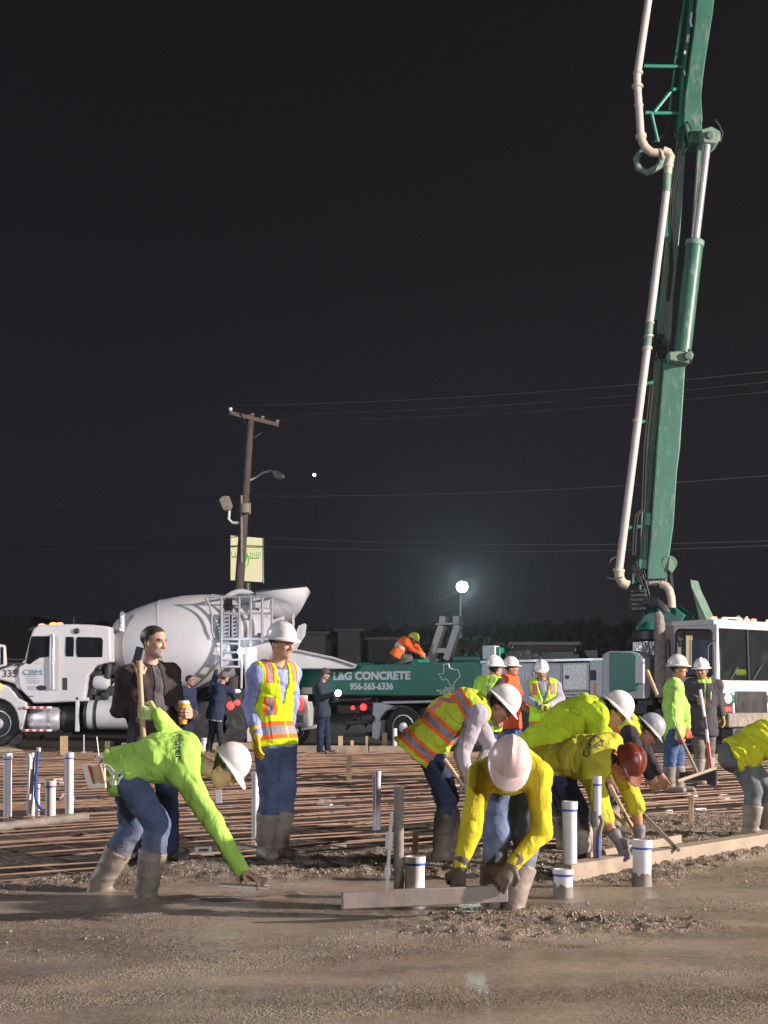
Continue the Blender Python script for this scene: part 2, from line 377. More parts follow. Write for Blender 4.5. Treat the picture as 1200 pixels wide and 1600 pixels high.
def head_mesh(C, hf, hu, res, skin, hair, style, stache, sz=1.):
    hf = nrm(hf); hu = nrm(hu-hf*np.dot(hu,hf)); hl = np.cross(hu, hf)
    def W(l, f, h): return C+(hl*l+hf*f+hu*h)*sz
    def fn(X):
        Q = (X-C.astype(np.float32))/sz; l = Q@hl.astype(np.float32); f = Q@hf.astype(np.float32); h = Q@hu.astype(np.float32)
        def ell(cl,cf,ch,rl,rf,rh):
            k = np.sqrt(((l-cl)/rl)**2+((f-cf)/rf)**2+((h-ch)/rh)**2); return (k-1)*min(rl,rf,rh)
        d = ell(0,-.008,.035,.077,.098,.088)
        d = smin(d, ell(0,.028,-.045,.056,.062,.072), .03)
        d = smin(d, ell(0,.062,-.088,.024,.024,.022), .025)
        for sg in (-1,1):
            d = smin(d, ell(sg*.045,-.002,-.052,.020,.040,.035), .03)      # jaw
            d = smin(d, ell(sg*.034,.062,-.022,.022,.022,.018), .02)       # cheek
            e = ell(sg*.032,.100,.006,.017,.016,.011); d = np.maximum(d, -smin(e, e+.02, .01)) if False else -smin(-d, e, .008)*1.0
            d = smin(d, ell(sg*.032,.072,.004,.014,.013,.011), .004)       # eyeball
            d = smin(d, ell(sg*.079,-.004,-.006,.010,.020,.031), .008)     # ear
            d = smin(d, ell(sg*.028,.086,.024,.024,.010,.007), .008)       # brow
            d = smin(d, ell(sg*.011,.100,-.030,.009,.010,.008), .006)      # nostril
        nb = ell(0,.094,-.008,.010,.014,.028); d = smin(d, nb, .010); d = smin(d, ell(0,.108,-.026,.011,.011,.010), .008)
        d = smin(d, ell(0,.086,-.055,.024,.010,.006), .006); d = smin(d, ell(0,.083,-.067,.020,.010,.007), .006)
        if hair and style != 'bald':
            up = np.maximum(0, np.minimum(1, (h-.0 - (f>.02)*.9*f)*30))
            d = d-.006*np.clip((h-.35*f-.02)*40, 0, 1)*np.clip((.095-f)*30+1, 0, 1)
        return d*sz
    lo = C-.17*sz; hi = C+.17*sz
    V, F = nets(fn, lo, hi, res)
    Q = (V-C)/sz; l = np.abs(Q@hl); f = Q@hf; h = Q@hu
    c = np.tile(np.array(skin, np.float32), (len(V),1))
    def paint(m, col, k=1.): c[m] = c[m]*(1-k)+np.array(col)*k
    paint((f>.05)&(l<.045)&(h>-.035)&(h<-.0), (skin[0]*1.1, skin[1]*.95, skin[2]*.9), .6)
    if hair:
        jj = .022*(fbm((Q@np.stack([hl,hf,hu],1)).astype(np.float32)*60)-.5); paint((h-.62*f+jj > .036) & (h > -.0), hair); paint((np.abs(l-.062)<.02)&(f<.03)&(f>-.03)&(h<.06)&(h>.0), tuple(x*2.6+.03 for x in hair), .6)
        paint((f<-.03) & (h>-.055), hair); paint((f<.012)&(f>-.03)&(h>.0)&(l>.06), hair)
        paint((f>.055)&(l>.012)&(l<.053)&(h>.018)&(h<.031), hair, .85)
    paint((f>.06)&(l>.018)&(l<.045)&(h>-.002)&(h<.011), (.05,.03,.02), .8)
    paint((f>.07)&(l<.026)&(h>-.064)&(h<-.056), (.12,.03,.025), .7)
    if stache == 'full': paint((f>.02)&(h<-.045)&(h-.4*f<-.062), (.26,.24,.23), .55); paint((f>.06)&(l<.035)&(h>-.052)&(h<-.040), (.12,.10,.09), .7)
    elif stache: paint((f>.06)&(l<.030)&(h>-.052)&(h<-.041), hair or (.03,.02,.02), .8)
    return V, F, c

def helmet_obj(C, hf, hu, colr, brim, parent, emblem=None, rough_mat='hard_hat', sz=1., name='hard_hat'):
    hf = nrm(hf); hu = nrm(hu-hf*np.dot(hu,hf)); hl = np.cross(hu, hf); sz = sz*.85; O = C+(hu*.062-hf*.010)*sz
    n = 40; V = []; F = []
    rows = [(math.sin(t), math.cos(t)) for t in np.linspace(.03, math.pi/2, 12)]
    prof = []
    for rr, hh in rows:
        prof.append(('d', rr, hh))
    ring = []
    def pt(phi, rr, hh):
        a, b, hgt = .122, .146, .138
        x = a*rr*math.cos(phi); y = b*rr*math.sin(phi)
        z = hgt*hh**.92 if hh > 0 else 0
        k = max(0, 1-abs(x)/.022); z += .014*k*max(0, hh)*(1 if rr < .95 else .3)
        for xr in (-.05, .05):
            z += .008*max(0, 1-abs(x-xr)/.012)*max(0, hh)
        return x, y, z
    def bw(phi):
        f = math.sin(phi)
        if brim == 'full': return .030+.022*max(0, f)**2
        return .010+.062*max(0, f)**3
    L = []
    for rr, hh in rows: L.append([pt(2*math.pi*i/n, rr, hh) for i in range(n)])
    for q, dz in ((.25,-.006),(1.,-.022),(1.03,-.028),(.95,-.030),(.1,-.012)):
        rg = []
        for i in range(n):
            phi = 2*math.pi*i/n; b = bw(phi)*q; rg.append(((.122+b)*math.cos(phi), (.146+b)*math.sin(phi), dz*(.5+bw(phi)/.08)))
        L.append(rg)
    for rr, hh in rows[::-1][::2]: L.append([(.93*x, .93*y, .93*z-.010) for x, y, z in [pt(2*math.pi*i/n, rr, hh) for i in range(n)]])
    for rg in L:
        for x, y, z in rg: V.append(O+(hl*x+hf*y+hu*z)*sz)
    m = len(L)
    F = [(k*n+i, (k+1)*n+i, (k+1)*n+(i+1)%n, k*n+(i+1)%n) for k in range(m-1) for i in range(n)] + [list(range(n))]
    V = np.array(V); c = np.tile(np.array(colr, np.float32), (len(V),1))
    o = mkobj(name, V, F, M[rough_mat], parent, col=c, sharp=.9)
    s = MB()       # suspension band, ratchet knob
    pts = [O+(hl*.098*math.cos(a)+hf*.118*math.sin(a)-hu*.018)*sz for a in np.linspace(0, 2*math.pi, 22)]
    for a, b in zip(pts[:-1], pts[1:]): s.bar(a, b, .004*sz, .028*sz, up=hu)
    s.cyl(O-hf*.115*sz-hu*.03*sz, O-hf*.140*sz-hu*.03*sz, .020*sz, n=10)
    s.obj('suspension', M['cup_lid'] if max(colr) > .3 else M['black'], o)
    if emblem is not None:
        e = MB(); a = O+hf*.150*sz+hu*.045*sz
        ang = math.atan2(.138, .146)
        e.prism([a+hl*.026*math.cos(t)-hf*.018+hu*.022*math.sin(t)+hf*(-.006*math.sin(t)) for t in np.linspace(0, 2*math.pi, 9)[:-1]], hf*.006)
        e.obj('emblem', M[emblem], o)
    return o

def person(label, D, pel, neck, head, hf, hu=None, az=0, caz=None, roll=0, legL=None, legR=None, armL=None, armR=None,
           shirt=None, vest=None, pants=(.07,.10,.20), boots=None, shoe=(.03,.03,.03), gloveL=None, gloveR=None,
           hat=None, hair=(.02,.015,.012), style='', beard=None, skin=SKIN, curlL=.4, curlR=.4, handL=None, handR=None,
           footaz=None, group='workers on the slab', girth=1., bulge=.03, sole=0., hz=.09, cap=None, band_t=None, sz=1.):
    Pv = at(*pel[:2], D+pel[2]); Nk = at(*neck[:2], D+neck[2]); Hc = at(*head[:2], D+head[2])
    caz = az if caz is None else caz
    lp = dirv(az+90); lc = dirv(caz+90); u = nrm(Nk-Pv)
    if roll: lc = nrm(lc*math.cos(R(roll)) + np.array([0,0,1.])*math.sin(R(roll)))
    lc = nrm(lc-u*np.dot(lc,u)); hf = nrm(hf); hu = np.array([0,0,1.]) if hu is None else nrm(hu)
    T = Torso(Pv, Nk, lp, lc, bulge)
    near = D < 14; res = .0115*sz if near else (.017 if D < 24 else .024); resb = res*1.25; hres = .0052 if near else (.008 if D < 24 else .012); fres = .0042 if near else (.0065 if D < 24 else .011)
    base = np.array([Pv[0], Pv[1], 0.0]); root = empty('person', base, label, 'person', group)
    sh = {s: Nk - T.u*.055*sz + lc*(.180*girth**.5*s*sz) for s in (1,-1)}
    hp = {s: Pv + lp*(.088*s*sz) for s in (1,-1)}
    legs = {}; arms = {}
    for s, lg in ((1, legL), (-1, legR)):
        K = joint(lg[0], hp[s], .435*sz, D); A = joint(lg[1], K, .425*sz, D)
        if hz is not None: A = A.copy(); A[2] = hz+sole
        legs[s] = (K, A)
    for s, am in ((1, armL), (-1, armR)):
        E = joint(am[0], sh[s], .285*sz, D); Wr = joint(am[1], E, .255*sz, D); arms[s] = (E, Wr)
    g = girth; W3 = lambda p, q, t: p+(q-p)*t
    tors = [E_(Pv-T.u*.02, T.M, .160*g,.112*g,.148*g,.108*g, lp), E_(T.M, W3(T.M,Nk,.62), .148*g,.108*g,.168*g,.118*g, lc), E_(W3(T.M,Nk,.62), Nk-T.u*.045, .165*g,.112*g,.085*g,.078*g, lc)]
    shp = [C_(W3(Nk, sh[s], .25)-T.u*.03, sh[s], .066, .060) for s in (1,-1)]
    armp = {s: ([C_(sh[s], arms[s][0], .054*g**.5, .043)], [C_(arms[s][0], arms[s][1], .043, .028)]) for s in (1,-1)}
    thp = {s: [C_(hp[s], legs[s][0], .086*g**.5, .060)] for s in (1,-1)}
    clp = {s: [C_(legs[s][0], W3(legs[s][0],legs[s][1],.35), .058, .060), C_(W3(legs[s][0],legs[s][1],.35), legs[s][1], .060, .040)] for s in (1,-1)}
    allb = tors+shp+sum([armp[s][0]+armp[s][1]+thp[s]+clp[s] for s in (1,-1)], []) + [C_(Nk-T.u*.03, Hc-hu*.05*sz-hf*.01, .058, .052)]
    # ---- body: one continuous mesh (torso, limbs, neck, head with a face, hands with fingers)
    def fb(X):
        d = union(X, tors+shp+[allb[-1]], .05)
        for s in (1,-1):
            d = smin(d, union(X, armp[s][0]+armp[s][1], .02), .03); d = smin(d, union(X, thp[s]+clp[s], .02), .03)
        return d
    lo, hi = bbox(allb); V, F = nets(fb, lo, hi, resb); parts = [(V, F, skin)]
    V, F, c = head_mesh(Hc, hf, hu, hres, skin, hair, style, beard, sz*1.0); parts.append((V, F, c))
    hands = {}
    for s, hs, cu in ((1, handL, curlL), (-1, handR, curlR)):
        E, Wr = arms[s]; d = nrm(Wr-E)
        if hs and hs[0] is not None: d = nrm(np.array(hs[0], float))
        n = np.array(hs[1], float) if hs and hs[1] is not None else (-T.lc*s*.8 + T.f*.3)
        ts = hs[2] if hs and len(hs) > 2 else s
        hands[s] = hand_prims(Wr, d, n, ts, cu, 1.03*sz)
        lo, hi = bbox(hands[s], .02); pr = hands[s]
        V, F = nets(lambda X: union(X, pr, .006), lo, hi, fres); parts.append((V, F, skin))
    V, F, c = join(parts); mkobj('body', V, F, M['skin'], root, col=c, sharp=None)
    # ---- trousers
    po = .018
    def fp(X):
        t, l, s_ = T.co(X)
        d = union(X, grow([E_(Pv-T.u*.03, W3(Pv,T.M,.45), .160*g,.115*g,.152*g,.108*g, lp)], po-.002), .04)
        for s in (1,-1):
            q = grow(thp[s], po)+[C_(legs[s][0], W3(legs[s][0],legs[s][1],.4), .058+po*.7, .060+po*.8)] + ([C_(W3(legs[s][0],legs[s][1],.4), W3(legs[s][0],legs[s][1],.62), .066+po*.5, .062)] if boots else [C_(W3(legs[s][0],legs[s][1],.4), W3(legs[s][0],legs[s][1],.97), .062+po*.7, .058+po*.7)])
            e = union(X, q, .02)
            if boots: e = np.maximum(e, -((X-W3(legs[s][1],legs[s][0],boots[1]-.06).astype(np.float32))@nrm(legs[s][0]-legs[s][1]).astype(np.float32)) - 1e3*((X-legs[s][0].astype(np.float32))@nrm(legs[s][0]-legs[s][1]).astype(np.float32) > 0))
            d = smin(d, e, .018)
        f = vnoise(X*np.array([11,11,17],np.float32)+3.1); f2 = vnoise(X*23+1.7)
        d = d + .016*(np.abs(2*f-1)-.45) + .005*(f2-.5)
        return d
    pl = [E_(Pv-T.u*.03, T.M, .19,.14,.18,.13, lp)]+sum([grow(thp[s]+clp[s], .03) for s in (1,-1)], [])
    lo, hi = bbox(pl); V, F = nets(fp, lo, hi, res)
    c = np.tile(np.array(pants, np.float32), (len(V),1))
    for s in (1,-1):
        K, A = legs[s]
        wk = np.clip(1-np.linalg.norm(V-K, axis=1)/.22, 0, 1)[:,None]*.35; c = c*(1-wk)+np.array(pants)*1.9*wk
        lowm = np.clip((.42-V[:,2])/.30, 0, 1)[:,None]*.45*(fbm(V.astype(np.float32)*9)[:,None]>.48)
        if boots is not None: c = c*(1-lowm)+np.array(MUDC)*lowm
    mkobj('trousers', V, F, M['denim'], root, col=c, sharp=None)
    # ---- boots or shoes
    for s in (1,-1):
        K, A = legs[s]; fa = footaz if footaz is not None else az; fdir = dirv(fa + (8*s)); low = A.copy(); z0 = A[2]-.085
        foot = [E_(np.array([*(A[:2]-fdir[:2]*.035), z0+.038]), np.array([*(A[:2]+fdir[:2]*.175), z0+.034]), .045,.036,.050,.030, np.cross([0,0,1], fdir))]
        if boots:
            bc, ht = boots; top = W3(A, K, ht); ux = nrm(K-A)
            bp = [C_(top+ux*.06, W3(A,K,.12), .094, .068), C_(W3(A,K,.14), A-np.array([0,0,.02]), .066, .058)]
            def fbt(X, foot=foot, bp=bp, top=top, ux=ux, z0=z0):
                d = smin(union(X, bp, .02), union(X, grow(foot, .010), .02), .035)
                d = d + .010*(np.abs(2*vnoise(X*np.array([9,9,20],np.float32))-1)-.4)
                d = np.maximum(d, (X-top.astype(np.float32))@ux.astype(np.float32)); d = np.maximum(d, z0-X[:,2])
                return d
            lo, hi = bbox(bp+foot); V, F = nets(fbt, lo, hi, res*.85)
            c = np.tile(np.array(bc, np.float32), (len(V),1)); m = np.clip(1.1-(V[:,2]-z0)/.36+.5*(fbm(V.astype(np.float32)*14)-.5), 0, 1)[:,None]
            c = c*(1-m)+np.array(MUDC)*m; mkobj('boot', V, F, M['rubber'], root, col=c, sharp=None)
        else:
            def fs(X, foot=foot, A=A, z0=z0):
                return np.maximum(smin(union(X, grow(foot, .006), .02), union(X, [C_(A, A+np.array([0,0,.03]), .052, .050)], .02), .03), z0-X[:,2])
            lo, hi = bbox(foot+[C_(A, A+np.array([0,0,.05]), .06)]); V, F = nets(fs, lo, hi, res*.85); mkobj('shoe', V, F, M['rubber'], root, col=np.tile(np.array(shoe, np.float32), (len(V),1)), sharp=None)
    # ---- shirt
    S = dict(col=YEL, sleeve='long', off=.018, hem=-.16, fold=.012, freq=(10,8,8)); S.update(shirt or {})
    so = S['off']; body = grow(tors, so)+[E_(Pv+T.u*.01, Pv-T.u*.16*(-S['hem']/.16), .165*g+so,.118*g+so,.168*g+so,.126*g+so, lp)]+grow(shp, so)
    slv = {}
    for s in (1,-1):
        E, Wr = arms[s]; ln = .97 if S['sleeve'] == 'long' else .12
        slv[s] = [C_(sh[s], E, .056+so*.8, .043+so*.8), C_(E, W3(E, Wr, ln), .043+so*.8, (.031 if S['sleeve']=='long' else .046)+so*.6)]
    fq = np.array(S['freq'], np.float32); ud = T.u.astype(np.float32)
    e1_ = nrm(T.u*.85+np.array([0,0,.5 if abs(T.u[2])<.8 else 0])+T.lc*(.1 if abs(T.u[2])<.8 else .45)); e2_ = nrm(np.cross(e1_, T.f)); e3_ = np.cross(e1_, e2_); FM = np.stack([e1_*15, e2_*4.5, e3_*6], 1).astype(np.float32)
    def wr(X):
        q = X@FM; q = q + 1.6*vnoise(X*4+9)[:,None]
        f = 1-np.abs(2*vnoise(q)-1); f2 = 1-np.abs(2*vnoise(X@(FM[:, [1,0,2]]*1.25)+5+vnoise(X*6)[:,None])-1)
        return (.22-f**5)*.9+.5*(f2**2-.35)
    def fsh(X):
        d = union(X, body, .045)
        for s in (1,-1): d = smin(d, union(X, slv[s], .02), .035)
        hemp = (Pv + T.u*S['hem']).astype(np.float32); d = np.maximum(d, -((X-hemp)@ud)) if S['hem'] < 0 else d
        d = d - S['fold']*wr(X)
        nk = union(X, [C_(Nk+T.u*.0+T.f*.02, Nk+T.u*.08+T.f*.03, .066, .07)], .01); return np.maximum(d, -nk)
    lo, hi = bbox(body+slv[1]+slv[-1], .04); V, F = nets(fsh, lo, hi, res)
    t, l, s_ = T.co(V); sc_ = np.array(S['col'], np.float32); c = np.tile(sc_, (len(V),1))
    rg = []; wq = np.abs(l-.01) - .05*np.clip(.9-t, 0, 1); far_arm = np.minimum(np.linalg.norm(V-arms[-1][1],axis=1), np.linalg.norm(V-arms[-1][0],axis=1)) + 0.; far_arm = np.minimum(far_arm, np.linalg.norm(V-arms[1][1],axis=1))
    if 'open' in S: rg += [((.008,.007,.007), [('w',-.2,.040),('s',.03,.5),('v',.11,9)]), (S['open'], [('w',-.2,.028),('s',.03,.5),('v',.11,9)])]
    if 'zip' in S:
        rg += [(S['zip'], [('al',-.01,.007),('s',.05,.5),('t',0,1.1)]), (S['zip'], [('l',.08,.090),('s',.05,.5),('t',.62,.80)])]
    if 'collar' in S: c[(t > .97) & (np.abs(l) < .09)] = S['collar']
    if 'hemcol' in S: c[t < S['hem']/T.L+.07] = S['hemcol']
    if 'bands' in S:
        for t0, t1 in S['bands']: rg += [((.55,.50,.45), [('t',t0,t1)])]
    shirt_o = mkobj('jacket' if S.get('jacket') else 'shirt', V, F, (mat('cloth_trimmed', (0,0,0), attr=True, regions=rg, **CLOTH) if rg else M['cloth']), root, col=c, sharp=None); loc_attr(shirt_o, t, l, s_, wq, far_arm)
    cloth_top = (V, F)
    # ---- safety vest
    vest_o = None
    if vest:
        Vs = dict(col=(.62,.80,.02), off=.036, hem=-.13, bands=[(-.14,.08)], vert=(.72, 1.05), vx=(.075,.150), opening=.095, back=False, fold=.010, rects=[]); Vs.update(vest)
        vo = Vs['off']; vb = grow(tors, vo)+[E_(Pv+T.u*.01, Pv+T.u*(Vs['hem']-.03), .165*g+vo,.120*g+vo,.168*g+vo,.130*g+vo, lp)]+[C_(W3(Nk, sh[s], .2)-T.u*.03, W3(Nk, sh[s], .82), .066+vo*.9, .060+vo*.9) for s in (1,-1)]
        def fv(X):
            d = union(X, vb, .05); t, l, s_ = T.co(X)
            d = d - Vs['fold']*wr(X)
            d = np.maximum(d, (Vs['hem']/T.L - t)*T.L)
            for s in (1,-1): d = -smin(-d, union(X, [C_(sh[s]+lc*s*.035, arms[s][0], .078, .085)], .01)-.0, .01)
            nk = union(X, [C_(Nk-T.u*.01+T.f*.02, Nk+T.u*.10+T.f*.03, .082, .095)], .01); d = np.maximum(d, -nk)
            if Vs['opening']:
                wv = (np.abs(l) - Vs['opening']*np.clip((t-.45)/.5, 0, 1.)); m = (s_ > 0); d = np.where(m, np.maximum(d, -wv), d)
            return d
        lo, hi = bbox(vb, .03); V, F = nets(fv, lo, hi, .0080 if near else res*.75)
        t, l, s_ = T.co(V); c = np.tile(np.array(Vs['col'], np.float32), (len(V),1)); vc = Vs.get('trim', ORA)
        v0, v1 = Vs['vert']; x0, x1 = Vs['vx']; mm = (x1-x0)*.27; rg = []
        rg += [(vc, [('al',x0,x1),('t',v0,v1)]), (SIL, [('al',x0+mm,x1-mm),('t',v0,v1)])]
        for t0, t1 in Vs['bands']: q = (t1-t0)*.26; rg += [(vc, [('t',t0,t1)]), (SIL, [('t',t0+q,t1-q)])]
        for (a0,a1,t0,t1) in Vs['rects']: q = (a1-a0)*.27; rg += [(vc, [('l',a0,a1),('t',t0,t1),('s',0,.5)]), (SIL, [('l',a0+q,a1-q),('t',t0,t1),('s',0,.5)])]
        if Vs['opening']: rg += [((.45,.55,.02), [('al',-.01,.006),('t',-.3,.45),('s',0,.5)])]
        vest_o = mkobj('safety_vest', V, F, mat('vest_cloth', (0,0,0), attr=True, regions=rg, **CLOTH), root, col=c, sharp=None); loc_attr(vest_o, t, l, s_, t*0, t*0); cloth_top = (V, F)
    # ---- gloves
    for s, gc in ((1, gloveL), (-1, gloveR)):
        if gc:
            pr = grow(hands[s], .0035); cuff = [C_(W3(arms[s][0], arms[s][1], .82), arms[s][1], .046, .036)]
            def fg(X): return smin(union(X, pr, .005), union(X, cuff, .01), .012)
            lo, hi = bbox(pr+cuff, .02); V, F = nets(fg, lo, hi, fres); mkobj('glove', V, F, M['glove'], root, col=np.tile(np.array(gc, np.float32), (len(V),1)), sharp=None)
    if hat:
        helmet_obj(Hc, hf, hu, hat[0], hat[1], root, emblem=hat[2] if len(hat) > 2 else None, sz=sz*(hat[3] if len(hat) > 3 else 1))
    if cap:
        hun = nrm(hu-hf*np.dot(hu,hf)); hl = np.cross(hun, hf)
        cm = MB().sphere(Hc+hun*.045-hf*.008, .1, (.92,1.12,.86), n=20, X=hl, Z=hun); cm.sphere(Hc+hun*.045+hf*.11, .1, (.7,.75,.10), n=16, X=hl, Z=hun)
        v = np.concatenate(cm.v); mkobj('cap', v, cm.f, M['cloth'], root, col=np.tile(np.array(cap, np.float32), (len(v),1)), sharp=None)
    return dict(root=root, T=T, arms=arms, legs=legs, hands=hands, sh=sh, top=cloth_top, head=Hc, lc=lc, shirt=shirt_o, vest=vest_o)

# ---------------------------------------------------------------- lettering
def text_geo(s, size=1., bold=0., extrude=.0, space=1.):
    cu = bpy.data.curves.new('txt', 'FONT'); cu.body = s; cu.size = size; cu.offset = bold; cu.extrude = extrude; cu.space_character = space
    cu.align_x = 'CENTER'; cu.align_y = 'CENTER'; cu.resolution_u = 3
    o = bpy.data.objects.new('txt', cu); COL.objects.link(o); dg = bpy.context.evaluated_depsgraph_get(); me = bpy.data.meshes.new_from_object(o.evaluated_get(dg))
    V = np.array([v.co[:] for v in me.vertices]); F = [list(p.vertices) for p in me.polygons]
    bpy.data.objects.remove(o); bpy.data.curves.remove(cu); bpy.data.meshes.remove(me); return V, F
def lettering(s, c, X, Y, height, m, parent, bold=.0, stretch=1., name='lettering', space=1., thick=.004, lift=.004):
    """flat letters at c, running along X with Y up, cap height `height`"""
    V, F = text_geo(s, 1., 0., .5, space); X = nrm(X); Y = nrm(Y); Z = np.cross(X, Y); k = height/.70
    if bold:      # heavy letters: the same outlines shifted a little, each on its own level
        V0, F0 = V, F; V = []; F = []; n = len(V0)
        for j, (dx, dy) in enumerate(((0,0),(1,1),(-1,-1),(1,-1),(-1,1),(1,0),(-1,0))): V.append(V0+np.array([dx*bold, dy*bold, .12*j])); F += [[i+n*j for i in f] for f in F0]
        V = np.concatenate(V)
    W = np.array(c) + V[:,0:1]*X*k*stretch + V[:,1:2]*Y*k + (V[:,2:3]*thick+lift)*Z
    return mkobj(name, W, F, m, parent, smooth=False)
def wrapped(s, c, X, Y, height, m, parent, geo, bold=.01, name='lettering'):
    """letters laid on a garment: every letter vertex is dropped onto the cloth along -Z"""
    V, F = text_geo(s, 1., bold, 0.); X = nrm(X); Y = nrm(Y-X*np.dot(X,Y)); Z = np.cross(X, Y); k = height/.70
    bt = BVHTree.FromPolygons([tuple(v) for v in geo[0]], [tuple(int(i) for i in f) for f in geo[1]])
    W = []
    for v in V:
        p = np.array(c)+v[0]*X*k+v[1]*Y*k+Z*.35; h = bt.ray_cast(Vector(p), Vector(-Z), .8)
        W.append(np.array(h[0])+Z*.007 if h[0] is not None else p-Z*.35)
    W = np.array(W); n = len(W); F2 = [list(f) for f in F]
    return mkobj(name, W, F2, m, parent, smooth=False)
# ================================================================ ground
def concrete_edge(x):      # depth at which the fresh concrete ends and the bare mat begins
    xs = [-6,-3.2,-2.4,-1.6,-.9,-.3,.3,.9,1.4,1.9,2.6,3.3,4.2,6]; ys = [8.6,8.9,9.2,10.2,10.5,11.1,11.4,11.0,11.3,12.2,14.4,14.8,14.6,14.5]
    return np.interp(x, xs, ys)
FLOOR = -.07
def smoothstep(a, b, x): t = np.clip((x-a)/(b-a), 0, 1); return t*t*(3-2*t)
def conc_h(x, y):
    P = np.stack([x, y, x*0], -1).astype(np.float32)
    e = concrete_edge(x) + .35*(fbm(P*1.3)-.5)+.20*(fbm(P*5+3)-.5)
    d = y-e
    line = np.interp(x, [-6,-3,-1.5,-.2,.4,1.1,1.8,3.2,6], [8.0,8.5,9.3,9.6,9.5,9.35,9.25,11.4,13])+.15*(fbm(P*1.1+9)-.5)   # screeded up to here
    rough = smoothstep(-.1, .25, y-line)
    for cx, cy, rx, ry in ((.75,7.95,.70,.36),(.55,7.45,.55,.22),(1.3,7.7,.5,.3)):
        rough = np.maximum(rough, .95*np.exp(-(((x-cx)/rx)**2+((y-cy)/ry)**2)**1.5))
    lump = (1-np.abs(2*vnoise(P*7)-1))*.45+(1-np.abs(2*vnoise(P*15+4)-1))*.35+vnoise(P*34+2)*.30
    h = rough*(.055*(lump-.35)+.05*(fbm(P*2.2+5)-.42))
    sm = 1-rough
    h += sm*(.010*(fbm(P*1.4+11)-.5)+.004*(fbm(P*9)-.5))
    grav = smoothstep(.45, .60, fbm(np.stack([(x*.95+y*.3)*.55, (y*.95-x*.3)*2.0, x*0],-1).astype(np.float32)+21)); h += sm*grav*.007*(vnoise(P*42)+.6*vnoise(P*75+3)-.8)
    # screed marks: long shallow ridges
    for (x0,y0,x1,y1,a,wd) in ((-3.0,7.55,-1.15,8.45,.014,.03),(-3.0,7.2,-1.0,8.25,.012,.025),(-.35,9.75,.0,10.0,.02,.03),(-1.6,8.55,-.9,9.0,.012,.02),(-.6,8.9,.5,9.25,.010,.02),(.6,7.15,.95,7.05,-.022,.03),(.1,7.5,.75,7.18,-.02,.025),(1.0,9.1,1.9,9.2,.012,.02),(2.2,11.2,3.3,12.1,.03,.05)):
        L = math.hypot(x1-x0, y1-y0); ux, uy = (x1-x0)/L, (y1-y0)/L; s = (x-x0)*ux+(y-y0)*uy; q = (x-x0)*-uy+(y-y0)*ux + .03*(vnoise(P*3)-.5)
        h += a*np.exp(-(q/wd)**2)*smoothstep(-.1,.1,s)*smoothstep(-.1,.1,L-s)
    # trowel arc near the left worker
    r = np.hypot((x+.95)/1.0, (y-8.9)/.55); h += .010*np.exp(-((r-.42)/.035)**2)*(x > -1.1)*(y < 9.1)
    fall = smoothstep(0, .45, d)
    return h*(1-.5*fall) + fall*(FLOOR-.05), rough, grav
